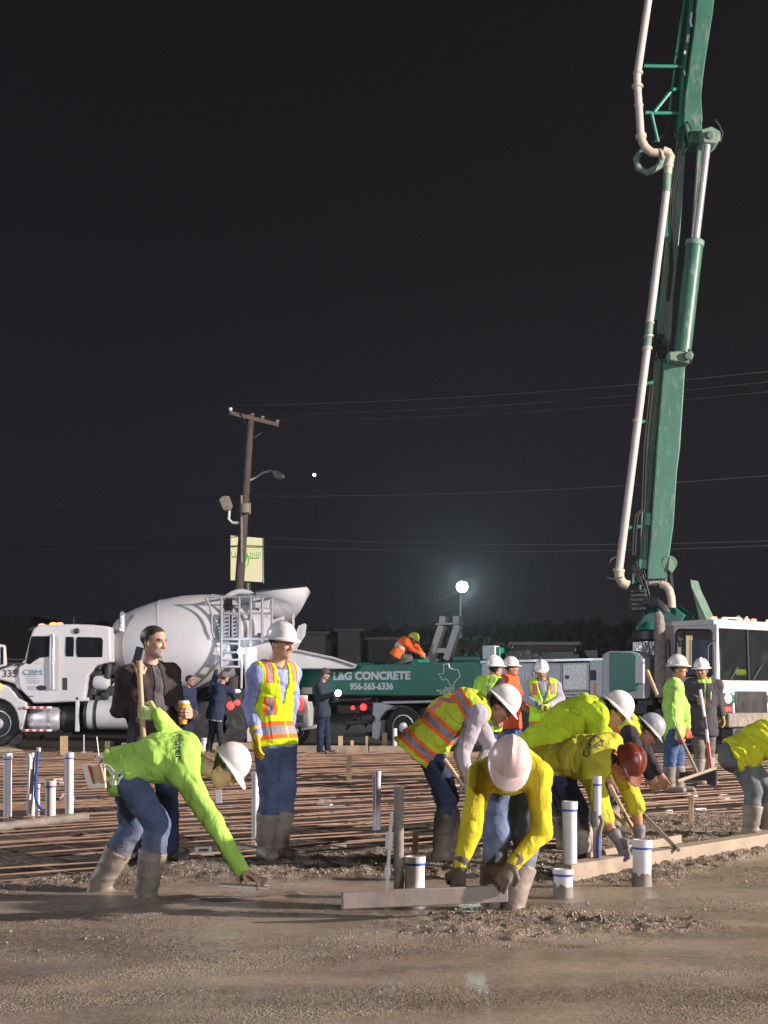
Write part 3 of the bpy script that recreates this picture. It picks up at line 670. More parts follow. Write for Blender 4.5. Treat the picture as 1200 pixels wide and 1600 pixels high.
def build_ground():
    # far ground: one sheet to the horizon
    m, nt, b = _nodes('muddy_ground'); L = nt.links; tc = N(nt, 'ShaderNodeTexCoord')
    n1 = N(nt, 'ShaderNodeTexNoise', i_Scale=1.3, i_Detail=8.); n2 = N(nt, 'ShaderNodeTexNoise', i_Scale=14., i_Detail=6.)
    L.new(tc.outputs['Object'], n1.inputs['Vector']); L.new(tc.outputs['Object'], n2.inputs['Vector'])
    cr = N(nt, 'ShaderNodeValToRGB'); cr.color_ramp.elements[0].position = .35; cr.color_ramp.elements[0].color = (.022,.015,.012,1); cr.color_ramp.elements[1].position = .7; cr.color_ramp.elements[1].color = (.085,.056,.044,1)
    L.new(n1.outputs['Fac'], cr.inputs[0]); L.new(cr.outputs[0], b.inputs['Base Color']); b.inputs['Roughness'].default_value = .8
    bp = N(nt, 'ShaderNodeBump', i_Strength=.8, i_Distance=.05); L.new(n2.outputs['Fac'], bp.inputs['Height']); L.new(bp.outputs[0], b.inputs['Normal'])
    g = 230; xs = np.concatenate([[-900,-200,-60],np.linspace(-25,25,g),[60,200,900]]); ys = np.concatenate([[-60,-10,2],np.linspace(6,48,g),[80,200,900]])
    X, Y = np.meshgrid(xs, ys, indexing='ij'); P = np.stack([X,Y,X*0],-1).astype(np.float32)
    Z = FLOOR-.005+.17*(fbm(P*1.6)-.5)*(fbm(P*.35+4)>.30) - .25*((Y<9)) ; nx, ny = X.shape
    Z = np.where(Y>34.0, -.02+.02*(fbm(P*.7)-.5), Z)
    V = np.stack([X,Y,Z],-1).reshape(-1,3); F = [(i*ny+j,(i+1)*ny+j,(i+1)*ny+j+1,i*ny+j+1) for i in range(nx-1) for j in range(ny-1)]
    o = mkobj('ground', V, F, m, org=(0,0,0), sharp=None); o['kind'] = 'structure'
    # fresh concrete
    m, nt, b = _nodes('wet_concrete'); L = nt.links; tc = N(nt, 'ShaderNodeTexCoord'); at_ = N(nt, 'ShaderNodeAttribute', attribute_name='Col'); sp = N(nt, 'ShaderNodeSeparateColor'); L.new(at_.outputs['Color'], sp.inputs[0])
    mp = N(nt, 'ShaderNodeMapping'); mp.inputs['Scale'].default_value = (.8,1.9,1); mp.inputs['Rotation'].default_value = (0,0,R(-18)); L.new(tc.outputs['Object'], mp.inputs[0])
    n1 = N(nt, 'ShaderNodeTexNoise', i_Scale=1.1, i_Detail=9., i_Roughness=.62); L.new(mp.outputs[0], n1.inputs['Vector'])
    v1 = N(nt, 'ShaderNodeTexVoronoi', i_Scale=55.); v2 = N(nt, 'ShaderNodeTexVoronoi', i_Scale=120.); n2 = N(nt, 'ShaderNodeTexNoise', i_Scale=90., i_Detail=5.)
    for n in (v1, v2, n2): L.new(tc.outputs['Object'], n.inputs['Vector'])
    cr = N(nt, 'ShaderNodeValToRGB'); cr.color_ramp.elements[0].position = .30; cr.color_ramp.elements[0].color = (.160,.126,.098,1); cr.color_ramp.elements[1].position = .72; cr.color_ramp.elements[1].color = (.355,.282,.222,1)
    L.new(n1.outputs['Fac'], cr.inputs[0])
    # each stone has a slightly different tone
    ms = N(nt, 'ShaderNodeMapRange'); ms.inputs['To Min'].default_value = .84; ms.inputs['To Max'].default_value = 1.16; sc1 = N(nt, 'ShaderNodeSeparateColor'); L.new(v1.outputs['Color'], sc1.inputs[0]); L.new(sc1.outputs[0], ms.inputs['Value'])
    mul = N(nt, 'ShaderNodeVectorMath', operation='SCALE'); L.new(cr.outputs[0], mul.inputs[0]); L.new(ms.outputs[0], mul.inputs['Scale']); L.new(mul.outputs[0], b.inputs['Base Color'])
    # bump: stones where gravelly, fine paste elsewhere
    w_ = N(nt, 'ShaderNodeMath', operation='MAXIMUM'); L.new(sp.outputs[0], w_.inputs[0]); L.new(sp.outputs[1], w_.inputs[1])
    w2 = N(nt, 'ShaderNodeMath', operation='MULTIPLY_ADD'); L.new(w_.outputs[0], w2.inputs[0]); w2.inputs[1].default_value = .90; w2.inputs[2].default_value = .14
    b1 = N(nt, 'ShaderNodeMath', operation='ADD'); L.new(v1.outputs['Distance'], b1.inputs[0]); L.new(v2.outputs['Distance'], b1.inputs[1])
    b2 = N(nt, 'ShaderNodeMath', operation='MULTIPLY'); L.new(b1.outputs[0], b2.inputs[0]); L.new(w2.outputs[0], b2.inputs[1])
    b3 = N(nt, 'ShaderNodeMath', operation='MULTIPLY_ADD'); L.new(n2.outputs['Fac'], b3.inputs[0]); b3.inputs[1].default_value = .16; L.new(b2.outputs[0], b3.inputs[2])
    bp = N(nt, 'ShaderNodeBump', i_Strength=.75, i_Distance=.011); L.new(b3.outputs[0], bp.inputs['Height']); L.new(bp.outputs[0], b.inputs['Normal'])
    rg = N(nt, 'ShaderNodeMapRange'); rg.inputs['From Min'].default_value = .35; rg.inputs['From Max'].default_value = .65; rg.inputs['To Min'].default_value = .18; rg.inputs['To Max'].default_value = .42; L.new(n1.outputs['Fac'], rg.inputs['Value']); L.new(rg.outputs[0], b.inputs['Roughness'])
    b.inputs['Specular IOR Level'].default_value = .55
    st = .019; xs = np.arange(-4.6, 5.4, st); ys = np.concatenate([np.arange(-2., 4.6, .3), np.arange(4.6, 15.6, st)])
    X, Y = np.meshgrid(xs, ys, indexing='ij'); H, rgh, grv = conc_h(X, Y); nx, ny = X.shape
    keep = H > FLOOR-.049
    V = np.stack([X,Y,H],-1).reshape(-1,3); ii, jj = np.meshgrid(np.arange(nx-1), np.arange(ny-1), indexing='ij'); ii = ii.ravel(); jj = jj.ravel()
    F = np.stack([ii*ny+jj,(ii+1)*ny+jj,(ii+1)*ny+jj+1,ii*ny+jj+1],1)
    kk = keep.reshape(-1)[F].any(1); F = F[kk]
    c = np.stack([rgh.ravel(), grv.ravel()*.8, rgh.ravel()*0],-1)
    o = mkobj('fresh_concrete', V, F, m, org=(0,0,0), col=c, sharp=None); o['kind'] = 'structure'
    # loose aggregate along the rough edge
    st_ = MB(); ico_v = np.array([(1,0,0),(-1,0,0),(0,1,0),(0,-1,0),(0,0,1),(0,0,-1)], float); ico_f = [(0,2,4),(2,1,4),(1,3,4),(3,0,4),(2,0,5),(1,2,5),(3,1,5),(0,3,5)]
    n = 0; Vv = []; Ff = []
    x = RNG.uniform(-3.6, 4.6, 60000); y = RNG.uniform(6.6, 15., 60000); H, rg_, gv = conc_h(x, y); d = y-concrete_edge(x)
    pr = np.where(rg_ > .5, .34, .015*gv) * (d < .5)
    sel = RNG.random(60000) < pr
    for xx, yy, hh in zip(x[sel], y[sel], H[sel]):
        r = random.uniform(.004, .014); q = Matrix.Rotation(random.uniform(0,6.3), 3, Vector((random.random(),random.random(),random.random()))) 
        v = (ico_v*np.array([r*random.uniform(.8,1.5), r, r*random.uniform(.5,.9)])*RNG.uniform(.75,1.2,(6,1)))@np.array(q).T + (xx,yy,hh+r*.25)
        Vv.append(v); Ff += [(a+n,b_+n,c_+n) for a,b_,c_ in ico_f]; n += 6
    o = mkobj('gravel', np.concatenate(Vv), Ff, mat('aggregate', (.25,.20,.155), .6, var=.35, vscale=40), org=(0,10,0), smooth=False); o['kind'] = 'stuff'
    o['label'] = 'loose wet aggregate in the unscreeded concrete'
build_ground()

# ================================================================ reinforcing mat
def rebar_mat():
    yaw = R(35); d = np.array([math.cos(yaw), math.sin(yaw)]); nn = np.array([-d[1], d[0]])
    zone = [(-7.5,8.9),(-2.8,8.9),(-1.6,10.0),(-.3,10.9),(1.2,10.9),(1.9,12.0),(2.6,14.0),(7.5,14.2),(9.5,31.5),(-9.5,31.5)]
    def clip(dv, off):
        pts = []; n2 = np.array([-dv[1], dv[0]])
        for k in range(len(zone)):
            a = np.array(zone[k]); b = np.array(zone[(k+1)%len(zone)]); fa = a@n2-off; fb = b@n2-off
            if fa*fb < 0: pts.append((a+(b-a)*fa/(fa-fb))@dv)
        pts.sort(); return [(pts[i], pts[i+1]) for i in range(0, len(pts)-1, 2)]
    unit = {}
    def bar(name, dv, off, s0, s1, z, r, label, grp):
        n2 = np.array([-dv[1], dv[0]]); L = s1-s0; seg = max(4, int(L/1.6)); 
        pts = []
        for k in range(seg+1):
            s = s0+L*k/seg; p = dv*s+n2*(off+random.uniform(-.025,.025)); zz = z+random.uniform(-.018,.016); pts.append((p[0],p[1],zz))
        o = MB().tube(pts, r, n=6).obj(name, M['rust'], org=((dv*s0+n2*off)[0],(dv*s0+n2*off)[1],z-r), sharp=None)
        tag(o, label, 'rebar', grp); return o
    offs = sorted([(p[0]*nn[0]+p[1]*nn[1]) for p in zone]); o_ = offs[0]+.2
    while o_ < offs[-1]:
        for s0, s1 in clip(d, o_):
            if s1-s0 > .6: bar('rebar', d, o_+random.uniform(-.09,.09), s0, s1, .012+random.uniform(-.012,.014), .0078, 'long rusty reinforcing bar of the upper layer of the mat', 'long bars of the reinforcing mat')
        o_ += random.choice((.30,.36,.40,.12))
    offs = sorted([p[0]*d[0]*0+(np.array(p)@np.array([-nn[1], nn[0]])) for p in zone]); o_ = offs[0]+.2
    while o_ < offs[-1]:
        for s0, s1 in clip(nn, o_):
            if s1-s0 > .6: bar('rebar', nn, o_+random.uniform(-.03,.03), s0, s1, .000, .0070, 'rusty cross bar tied under the long bars of the mat', 'cross bars of the reinforcing mat')
        o_ += .62
rebar_mat()
# small white plastic chairs and rubble under the mat
def bits():
    src = None
    for k in range(46):
        y = random.uniform(11.5, 28); x = random.uniform(-.30,.30)*y
        if y < concrete_edge(np.array(x))+.6: continue
        if src is None:
            b = MB(); b.box((0,0,.02),(.16,.05,.04)); b.box((-.05,0,.045),(.02,.05,.05)); b.box((.05,0,.045),(.02,.05,.05)); b.box((0,0,.068),(.12,.03,.010))
            src = b.obj('rebar_chair', M['pvc'], org=(0,0,0)); o = src
        else: o = src.copy(); COL.objects.link(o)
        o.location = (x, y, FLOOR+.0); o.rotation_euler = (0,0,random.uniform(-.6,.9)); s = random.uniform(.7,1.25); o.scale = (s,s,s)
        tag(o, 'small white plastic spacer chair holding up the reinforcing bars', 'spacer', 'spacers scattered under the bars')
bits()

# ================================================================ pipes and stakes
def pvc(px, ytop, ybot, wpx, label, dirty=False, blue=True, rim=True, band_px=None, z=0., lean=0):
    b = gnd(px, ybot, z); D = b[1]; t = at(px+lean, ytop, D); r = wpx*D/FPX/2; h = t[2]-b[2]
    root = empty('pvc_pipe', (b[0],b[1],b[2]), label, 'pipe', 'plumbing stub pipes standing in the slab')
    u = np.array([t[0]-b[0],0,h]); 
    body = MB(); n = 24; a = b-np.array([0,0,.05]); p1 = b+u
    body.lathe(a, p1-a, [(0,r*.97),(np.linalg.norm(p1-a),r*.97),(np.linalg.norm(p1-a)-.001,r*.88),(np.linalg.norm(p1-a)-.12,r*.88)], n=n, close=False).obj('tube', M['pvc_dirty' if dirty else 'pvc'], root)
    if rim:
        q = nrm(u); L = np.linalg.norm(u); rm = MB(); rm.lathe(b+q*(L-min(.05,L*.15)), q, [(0,r*.985),(0,r*1.08),(min(.05,L*.15),r*1.08),(min(.05,L*.15)+.002,r*.9)], n=n, close=False); rm.obj('rim', M['pvc'], root)
    if blue:
        q = nrm(u); L = np.linalg.norm(u); MB().lathe(b+q*(L-min(.05,L*.15)-.014), q, [(0,r*.98),(0,r*1.02),(.012,r*1.02),(.012,r*.98)], n=n, close=False).obj('primer_band', M['blue'], root)
    if not dirty and band_px:   # mortar splashed round the foot
        bt = at(px, band_px, D); m_ = MB(); pts = []
        V = []; F = []; nn = 40; k0 = bt[2]-b[2]
        for i in range(nn):
            an = 2*math.pi*i/nn; hh = k0*(.75+.5*float(vnoise(np.array([[3*math.cos(an)+px*.1,3*math.sin(an),1.]],np.float32))[0]))
            for zz in (-.02, hh): V.append((b[0]+(r*1.02)*math.cos(an), b[1]+(r*1.02)*math.sin(an), b[2]+zz))
        F = [(2*i,2*((i+1)%nn),2*((i+1)%nn)+1,2*i+1) for i in range(nn)]
        mkobj('mortar_smear', V, F, M['pvc_dirty'], root)
    return root, b, r
pvc(57*1.0-45, 1177, 1276, 13, 'white drain pipe at the far edge of the picture, grey below its middle', blue=True)
p, b, r = pvc(50, 1176, 1277, 9, 'slender white pipe with couplings and a blue hose strapped to it', blue=True)
mb = MB(); D = b[1]
for yy in (1187, 1197, 1245): c = at(46, yy, D-.03); mb.cyl(c-np.array([0,0,.03]), c+np.array([0,0,.03]), .028)
a = at(46,1178,D-.03); c = at(44,1274,D-.03); mb.cyl(c, a, .014); mb.obj('coupling', M['pvc'], p)
MB().tube([at(60,1170,D), at(58,1190,D-.02), at(55.5,1215,D-.03), at(55,1245,D-.04), at(59,1258,D-.05), at(66,1266,D-.06)], .014, n=8).obj('blue_hose', M['blue'], p)
MB().cyl(at(60.6,1168,D), at(60,1174,D), .022).obj('hose_cap', M['pvc'], p)
pvc(59.5, 1225, 1267, 6, 'thin short white pipe behind the hose-strapped pipe')
pvc(79, 1220, 1280, 16, 'short wide white pipe between the tall slender ones')
p, b, r = pvc(108.5, 1176, 1272, 13, 'tall white pipe with a conduit beside it, near the belt trowels')
MB().cyl(at(102,1228,b[1]), at(102,1179,b[1]), .010).obj('conduit', M['pvc'], p)
pvc(399, 1207, 1311, 12, 'grey shaded pipe beside the knees of the standing man in jeans', dirty=False, blue=False)
p, b, r = pvc(590, 1205, 1297, 10, 'lone white pipe with side conduit in the middle of the mat', blue=False)
MB().cyl(at(584,1298,b[1]), at(584,1206,b[1]), .010).obj('conduit', M['pvc'], p)
p, b, r = pvc(623, 1229, 1402, 16, 'tall mortar-grey pipe standing behind the screed board', dirty=True, blue=False, rim=False)
mb = MB(); mb.cyl(at(604,1401,b[1]), at(612,1268,b[1]), .011); mb.cyl(at(607.5,1325,b[1]), at(609.5,1300,b[1]), .024); mb.cyl(at(605.5,1368,b[1]), at(606.5,1355,b[1]), .020); mb.obj('conduit', M['pvc'], p)
p, b, r = pvc(648, 1338, 1402, 31, 'stubby wide white pipe behind the screed board with blue ring')
pvc(890, 1252, 1376, 23, 'tall wide white pipe behind the stubby one, nearest the yellow bending men', band_px=1350)
p, b, r = pvc(880, 1358, 1403, 30, 'low stubby white pipe half smeared with concrete in front of the tall one', band_px=1382)
p, b, r = pvc(1003, 1312, 1386, 29, 'wide white pipe with a muddy foot in front of the timber form', band_px=1366)
p, b, r = pvc(933, 1213, 1366, 13, 'slender white pipe with taped joint and hose in front of the brown hard hat', band_px=1352)
D = b[1]; mb = MB(); c = at(931,1285,D); mb.tube([at(938,1274,D-.05), at(941,1283,D-.05), at(937,1300,D-.05), at(936,1345,D-.05)], .016); mb.cyl(at(930,1268,D), at(931,1292,D), .034, .030); mb.cyl(at(934,1350,D-.03), at(936,1366,D-.03), .040, .046); mb.obj('coupling', M['pvc_dirty'], p)
MB().cyl(at(934,1342,D-.065), at(935,1305,D-.065), .012).obj('blue_stripe', M['blue'], p)
pvc(617, 1138, 1172, 7, 'small pale pipe in front of the pump truck wheel', blue=False, rim=False)
pvc(319, 1153, 1170, 9, 'short white pipe stub far behind the bending green-shirted worker')
def stake(px, ytop, ybot, wpx, label, m='wood', z=0., lean=0):
    b = gnd(px, ybot, z); D = b[1]; t = at(px+lean, ytop, D); w_ = wpx*D/FPX
    mb = MB(); mb.bar(b-np.array([0,0,.06]), t, .022, w_, up=(1,0,0)); o = mb.obj('wooden_stake', M[m], bevel=.003); return tag(o, label, 'stake', 'wooden stakes in the mat')
stake(545, 1180, 1217, 8, 'short pale stake alone on the mat in the middle')
stake(1079, 1243, 1290, 8, 'pale stake beyond the timber form on the rubble', lean=1)
stake(100, 1150, 1180, 12, 'wide stake at the back beam under the fuel tank')
stake(168, 1158, 1176, 8, 'stake at the back beam near the belt trowels')
stake(40, 1151, 1166, 5, 'tiny stake at the back beam below the front wheel')
stake(65, 1149, 1165, 6, 'small stake behind the back beam below the step rail')
stake(649, 1300, 1345, 9, 'stake standing in the stubby pipe behind the screed board', z=.05)
stake(532, 1150, 1168, 7, 'stub stake near the boots of the man with the flashlight')
stake(550, 1157, 1168, 5, 'thin stub stake right of the flashlight man')
stake(601, 1145, 1168, 8, 'stake in front of the pump truck mud flap')
stake(573, 1150, 1168, 4, 'thinnest stake in front of the pump truck')
# ---- timber forms
def timber(p0, p1, wd, ht, label, m='form_wood', name='form_board'):
    p0 = np.array(p0); p1 = np.array(p1); up = np.array([0,0,ht/2]); mb = MB(); mb.bar(p0+up, p1+up, wd, ht); o = mb.obj(name, M[m], bevel=.008); return tag(o, label, 'timber')
a = gnd(893, 1379); b_ = gnd(1260, 1316); nv = nrm(np.cross(b_-a, (0,0,1)))
timber(a-nv*.07+[0,0,-.05], b_-nv*.07+[0,0,-.05], .14, .165, 'long mortar-stained timber form crossing the slab toward the bent yellow worker')
timber(gnd(985,1366)+[-.25,.25,-.03], gnd(1010,1338)+[.35,.45,-.03], .04, .15, 'short loose board behind the wide pipe and the timber form')
def backbeam(x0, x1, y, label, ht=.14):
    a = gnd(x0, y, -.03); b = gnd(x1, y, -.03); timber(a, b, .09, ht, label, 'form_wood', 'form_beam')
backbeam(-80, 178, 1168, 'timber form beam along the ground below the mixer cab', .16)
backbeam(446, 575, 1177, 'timber form beam at the feet of the flashlight man', .17)
backbeam(577, 690, 1175, 'darker timber beam in front of the pump truck wheels', .14)
backbeam(1090, 1240, 1188, 'pale beam beyond the two standing workers at the cab', .12)
backbeam(190, 420, 1171, 'timber form beam running behind the legs of the phone man', .16)
o = MB().tube([gnd(-30,1300)+[0,0,.02], gnd(60,1290)+[0,0,.03], gnd(135,1284)+[0,0,.05]], .045, n=12).obj('drain_pipe', M['pvc_dirty']); tag(o, 'mortar-crusted pipe lying across the bars below the short wide pipe', 'pipe')
# small tripod-like survey pins behind
for k, (x0, y0, x1, y1) in enumerate(((131,1148,131,1178),(151,1151,155,1184))):
    a = gnd(x1, y1); o = MB().cyl(a, at(x0, y0, a[1]), .012).cyl(a+[-.05,0,.03], a+[.06,0,.03], .02).obj('steel_pin', M['alu'])
    tag(o, ('upright' if k == 0 else 'leaning')+' thin steel pin behind the belt trowels', 'pin')
o = MB().sphere(gnd(0,1176)+[0,0,0], .35, (1.6,.6,.35), n=18).obj('sand_heap', M['aggr'] if 'aggr' in M else M['form_wood']); 
V = o.data
tag(o, 'low heap of crumbled concrete under the mixer front wheel', 'heap')
# ================================================================ vehicles
def wheel(c, ax, r, wd, parent, rim_mat='alu', label=None):
    ax = nrm(ax); c = np.array(c, float)
    pr = [(-wd/2, r*.60), (-wd/2, r*.82), (-wd*.44, r*.95), (-wd*.32, r), (wd*.32, r), (wd*.44, r*.95), (wd/2, r*.82), (wd/2, r*.60)]
    ty = MB().lathe(c, ax, pr, n=36).obj('wheel', M['tyre'], parent)
    rm = MB().lathe(c, ax, [(-wd*.50, r*.60), (-wd*.52, r*.56), (-wd*.30, r*.50), (-wd*.24, r*.28), (-wd*.50, r*.24), (-wd*.56, r*.12), (-wd*.56, .001)], n=30, close=False)
    for k in range(10):
        t = 2*math.pi*k/10; a = nrm(np.cross(ax, (0,0,1))); b = np.cross(ax, a); p = c+(a*math.cos(t)+b*math.sin(t))*r*.36-ax*wd*.27
        rm.cyl(p, p-ax*.04, r*.03, n=6)
    rm.obj('rim', M[rim_mat], ty)
    hl = MB()
    for k in range(8):
        t = 2*math.pi*(k+.5)/8; p = c+(a*math.cos(t)+b*math.sin(t))*r*.42-ax*(wd*.28); hl.cyl(p-ax*.012, p+ax*.01, r*.055, n=8)
    hl.obj('hand_hole', M['black'], ty)
    return ty

# ---------------------------------------------------------------- mixer truck (side plane at depth 34)
def mixer():
    Y = 34.0; root = empty('mixer_truck', at(220, 1166, Y)+[0,1.2,0], 'white concrete mixer truck with a big pale drum, parked behind the phone man', 'mixer truck')
    q = lambda px, py, dy=0.: at(px, py, Y)+np.array([0,dy,0])
    def pz(pts, d0, d1): return [q(x, y, d0) for x, y in pts], np.array([0, d1-d0, 0])
    WN = np.array([0,1.,0]); CW = M['cab_white']
    mb = MB(); pts = [(28,1040),(38,1030),(46,998),(51,983),(60,976),(112,975),(145,976),(172,979),(174,1034),(150,1040),(137,1056),(132,1096),(52,1099),(46,1092),(34,1080),(24,1074)]
    cab = mb.prism(*pz(pts, 0, 2.3)).obj('cab', CW, root, bevel=.05, seg=3)
    # hood and fender
    MB().prism(*pz([(-75,1090),(-72,1060),(0,1046),(22,1037),(31,1035),(31,1078),(20,1068),(0,1062),(-25,1068),(-40,1090)], .04, 2.05)).obj('hood', CW, root, bevel=.06, seg=3)
    hi = MB().prism(*pz([(-60,1057),(0,1041),(20,1035),(31,1032),(31,1037),(0,1047),(-60,1062)], .08, 2.0)).obj('hood_top', M['dark_steel'], root, bevel=.03)
    arc = [(-46,1125)]+[(-4-42*math.cos(t), 1124-56*math.sin(t)) for t in np.linspace(.15, math.pi*.80, 12)]+[(44,1098),(43,1110),(36,1140),(31,1140)]
    inn = [(31,1128)]+[(-4+34*math.cos(t), 1127-36*math.sin(t)) for t in np.linspace(.1, math.pi-.1, 12)]
    MB().prism(*pz(arc+inn, -.10, .55)).obj('fender', CW, root, bevel=.03)
    MB().prism(*pz([(22,1075),(26,1076),(38,1094),(46,1100),(36,1142),(30,1142),(33,1120),(30,1098)], -.05,.5)).obj('fender_skirt', M['black'], root)
    MB().prism(*pz([(34,1140),(36,1148),(28,1162),(16,1166),(14,1160),(26,1150)], -.02,.4)).obj('mud_flap', M['tyre'], root)
    # door: frame, window, grab rail, handle, vent, writing
    d = MB().prism(*pz([(29,1044),(40,1036),(47,1000),(51,989),(82,989),(82,1097),(53,1097),(47,1091),(36,1080),(31,1072)], -.022, .0)).obj('door', CW, root, bevel=.012)
    MB().prism(*pz([(41,1037),(47,1003),(50,994),(78,994),(77,1026),(62,1028),(54,1033),(48,1038)], -.030,-.023)).obj('window', M['glass_dark'], d, bevel=.01)
    MB().prism(*pz([(61,1029.5),(77,1028),(77,1036),(55,1037)], -.033,-.023)).obj('window_frame', CW, d, bevel=.004)
    MB().prism(*pz([(62+8*math.cos(t)+3, 1074.8+4.2*math.sin(t)) for t in np.linspace(0,2*math.pi,16)[:-1]], -.032,-.023)).obj('handle', M['black'], d)
    MB().tube([q(84,992,-.02), q(84.5,992,-.10), q(84,1030,-.11), q(84,1076,-.10), q(83.5,1077,-.02)], .035, n=10).obj('grab_rail', M['chrome'], root)
    for pts in ([(103,995),(115,995),(116,1000),(115,1026),(103,1026),(102,1020)], [(121,995),(158,996),(161,1000),(160,1027),(121,1027),(119,1020),(119,1000)]):
        MB().prism(*pz(pts, -.02,.02)).obj('side_window', M['glass_dark'], root, bevel=.015)
    MB().prism(*pz([(98,1059),(105,1059),(105,1078),(98,1078)], -.012,.02)).obj('vent', M['dark_steel'], root)
    MB().sphere(q(120,986,-.03), .07, (1,.5,1)).obj('round_lamp', M['black'], root)
    X = (1,0,0); Zu = (0,0,1)
    lettering('335', q(14.5,1053,.035), X, Zu, .17, M['text_dark'], root, bold=.01)
    lettering('CBM', q(51,1050.5,-.025), X, Zu, .11, M['text_grey'], d, bold=.02, stretch=1.5)
    MB().box(q(53,1054.3,-.026), (.52,.004,.018)).obj('underline', M['text_grey'], d)
    st = MB()     # the small illegible lines of lettering on the door, as short dashes
    for yy, x0, x1 in ((1057,41,56),(1060.5,41,61),(1064,42,63),(1067,43,63)):
        x = x0
        while x < x1:
            L = random.uniform(1.,2.4); a = q(x,yy,-.026); b = q(min(x+L,x1),yy,-.026); st.box((a+b)/2, (b[0]-a[0],.003,.022)); x += L+random.uniform(.5,1.4)
    st.obj('small_print', M['text_grey'], d)
    MB().box((q(44,1072.5,-.026)+q(60,1077.5,-.026))/2, (q(60,0)[0]-q(44,0)[0],.003,.10)).obj('door_plate', mat('grey_plate', (.38,.42,.46), .5), d)
    MB().box(q(48,1088,-.026), (.15,.003,.022)).obj('door_script', M['text_dark'], d)
    # mirror, lamps on the roof, antenna, exhaust
    m = MB(); m.prism([q(5,1007,-.45),q(15,1009,-.40),q(17,1040,-.40),q(6,1044,-.45)], (0,.10,0)); mo = m.obj('mirror', CW, root, bevel=.03)
    MB().prism([q(9,1012,-.46),q(13,1012,-.45),q(13,1038,-.45),q(9,1040,-.46)], (0,.006,0)).obj('mirror_glass', M['glass_dark'], mo)
    MB().tube([q(12,1030,-.35),q(28,1031,-.1),q(40,1030,.02)], .02).tube([q(12,1036,-.35),q(30,1037,-.1),q(40,1037,.02)], .02).obj('mirror_arm', M['black'], mo)
    for x, y, c in ((60,976,'lamp_pink'),(78,974,'lamp_amber'),(88,974,'lamp_pink')):
        MB().sphere(q(x,y,.35), .07, (1.3,1,.6)).obj('roof_lamp', M[c], root)
    MB().sphere(q(1,1072,-.12), .07).obj('side_lamp', M['lamp_amber'], root)
    MB().prism(*pz([(42,984),(50,978),(52,981),(46,985)], .1, 2.2)).obj('visor', M['black'], root)
    MB().cyl(q(101,975,1.), q(101,960,1.), .012).obj('antenna', M['wire'], root)
    MB().cyl(q(186,985,.4), q(186,961,.4), .07).tube([q(186,962,.4),q(187,957,.4),q(189,955,.4)], .07).obj('exhaust', M['chrome'], root)
    # tanks, steps, posts under the cab
    def tank(x0, x1, yc, rp, m_, name, dy=.35, bands=()):
        r = rp*Y/FPX; a = q(x0,yc,dy); b = q(x1,yc,dy); L = b[0]-a[0]
        o = MB().lathe(a, (1,0,0), [(0,.001),(0,r*.55),(.04,r*.88),(.10,r),(L-.10,r),(L-.04,r*.88),(L,r*.55),(L,.001)], n=36, close=False).obj(name, M[m_], root)
        for bx in bands: MB().lathe(q(bx,yc,dy), (1,0,0), [(-.04,r),(-.04,r*1.02),(.04,r*1.02),(.04,r)], n=36, close=False).obj('strap', M['dark_steel'] if m_ != 'alu' else M['chrome'], o)
        return o
    tank(38,92,1124,19,'alu','fuel_tank', bands=(48,74)); tank(89,119,1123,21,'black','air_tank', dy=.45, bands=(98,))
    tank(128,205,1117,23,'white_paint','water_tank', dy=.3, bands=(133,148)); tank(142,168,1066,12.5,'white_paint','small_tank', dy=.3)
    for y_ in (1105.5, 1141):
        s = MB(); s.bar(q(36,y_,-.06), q(81,y_,-.06), .20, .055); so = s.obj('step', M['tape'], root, bevel=.008); rd = MB()
        for k in range(4): a = q(40+11*k,y_,-.165); rd.box(a, (.085,.006,.05))
        rd.obj('red_stripe', M['red'], so)
    MB().prism(*pz([(118,1089),(123,1089),(123,1143),(117,1143)], 0,.12)).prism(*pz([(123.5,1089),(138,1090),(138,1095),(123.5,1096)], .02,.12)).obj('bracket', CW, root, bevel=.01)
    MB().prism(*pz([(155,1090),(172,1068),(178,1062),(200,1062),(200,1095),(165,1095)], .35,.6)).obj('fender_plate', M['white_paint'], root, bevel=.01)
    fr = MB(); fr.prism(*pz([(-70,1118),(470,1118),(470,1130),(-70,1130)], .7, 1.0)); fr.prism(*pz([(30,1100),(455,1094),(455,1118),(30,1118)], .75, 1.6)); fr.prism(*pz([(100,1128),(330,1128),(330,1150),(100,1150)], .9,1.4)); fr.obj('chassis', M['black'], root)
    mc = MB()
    for k in range(44):
        x = random.uniform(120,178); y = random.uniform(1040,1100); a = q(x,y,.25+random.random()*.3); mc.box(a, (random.uniform(.08,.3),.15,random.uniform(.06,.22)))
    mc.tube([q(150,1045,.2),q(158,1030,.25),q(168,1040,.2),q(165,1060,.2)], .09); mc.obj('machinery', M['dark_steel'], root, bevel=.01)
    for k,(x,dy) in enumerate(((-4,.05),(232,.3),(262,.3),(325,.3),(358,.3),(415,.4))): wheel(q(x,1131,dy+.15), WN, .53, .30, root, 'alu' if x < 100 or k==5 else 'dark_steel')
    # drum
    a0 = q(166,1022,1.3); k = Y/FPX; ang = math.atan(.18); axd = np.array([math.cos(ang),0,math.sin(ang)])
    prof = [(0,.01),(0,32),(3,48),(10,56),(25,64),(45,70),(80,75.5),(84,76),(120,76.5),(150,73),(169,70),(200,64),(240,56),(262,50),(262,44)]
    MB().lathe(a0, axd, [(s*k, r*k) for s, r in prof], n=72, close=False).obj('drum', M['drum_white'], root, sharp=.5)
    rg = MB()
    for s, r in ((84,76.1),(169,70.2)): rg.lathe(a0+axd*s*k, axd, [(-.012,r*k*.99),(-.012,r*k+.006),(.012,r*k+.006),(.012,r*k*.995)], n=72, close=False)
    rg.obj('drum_weld', M['drum_white'], root)
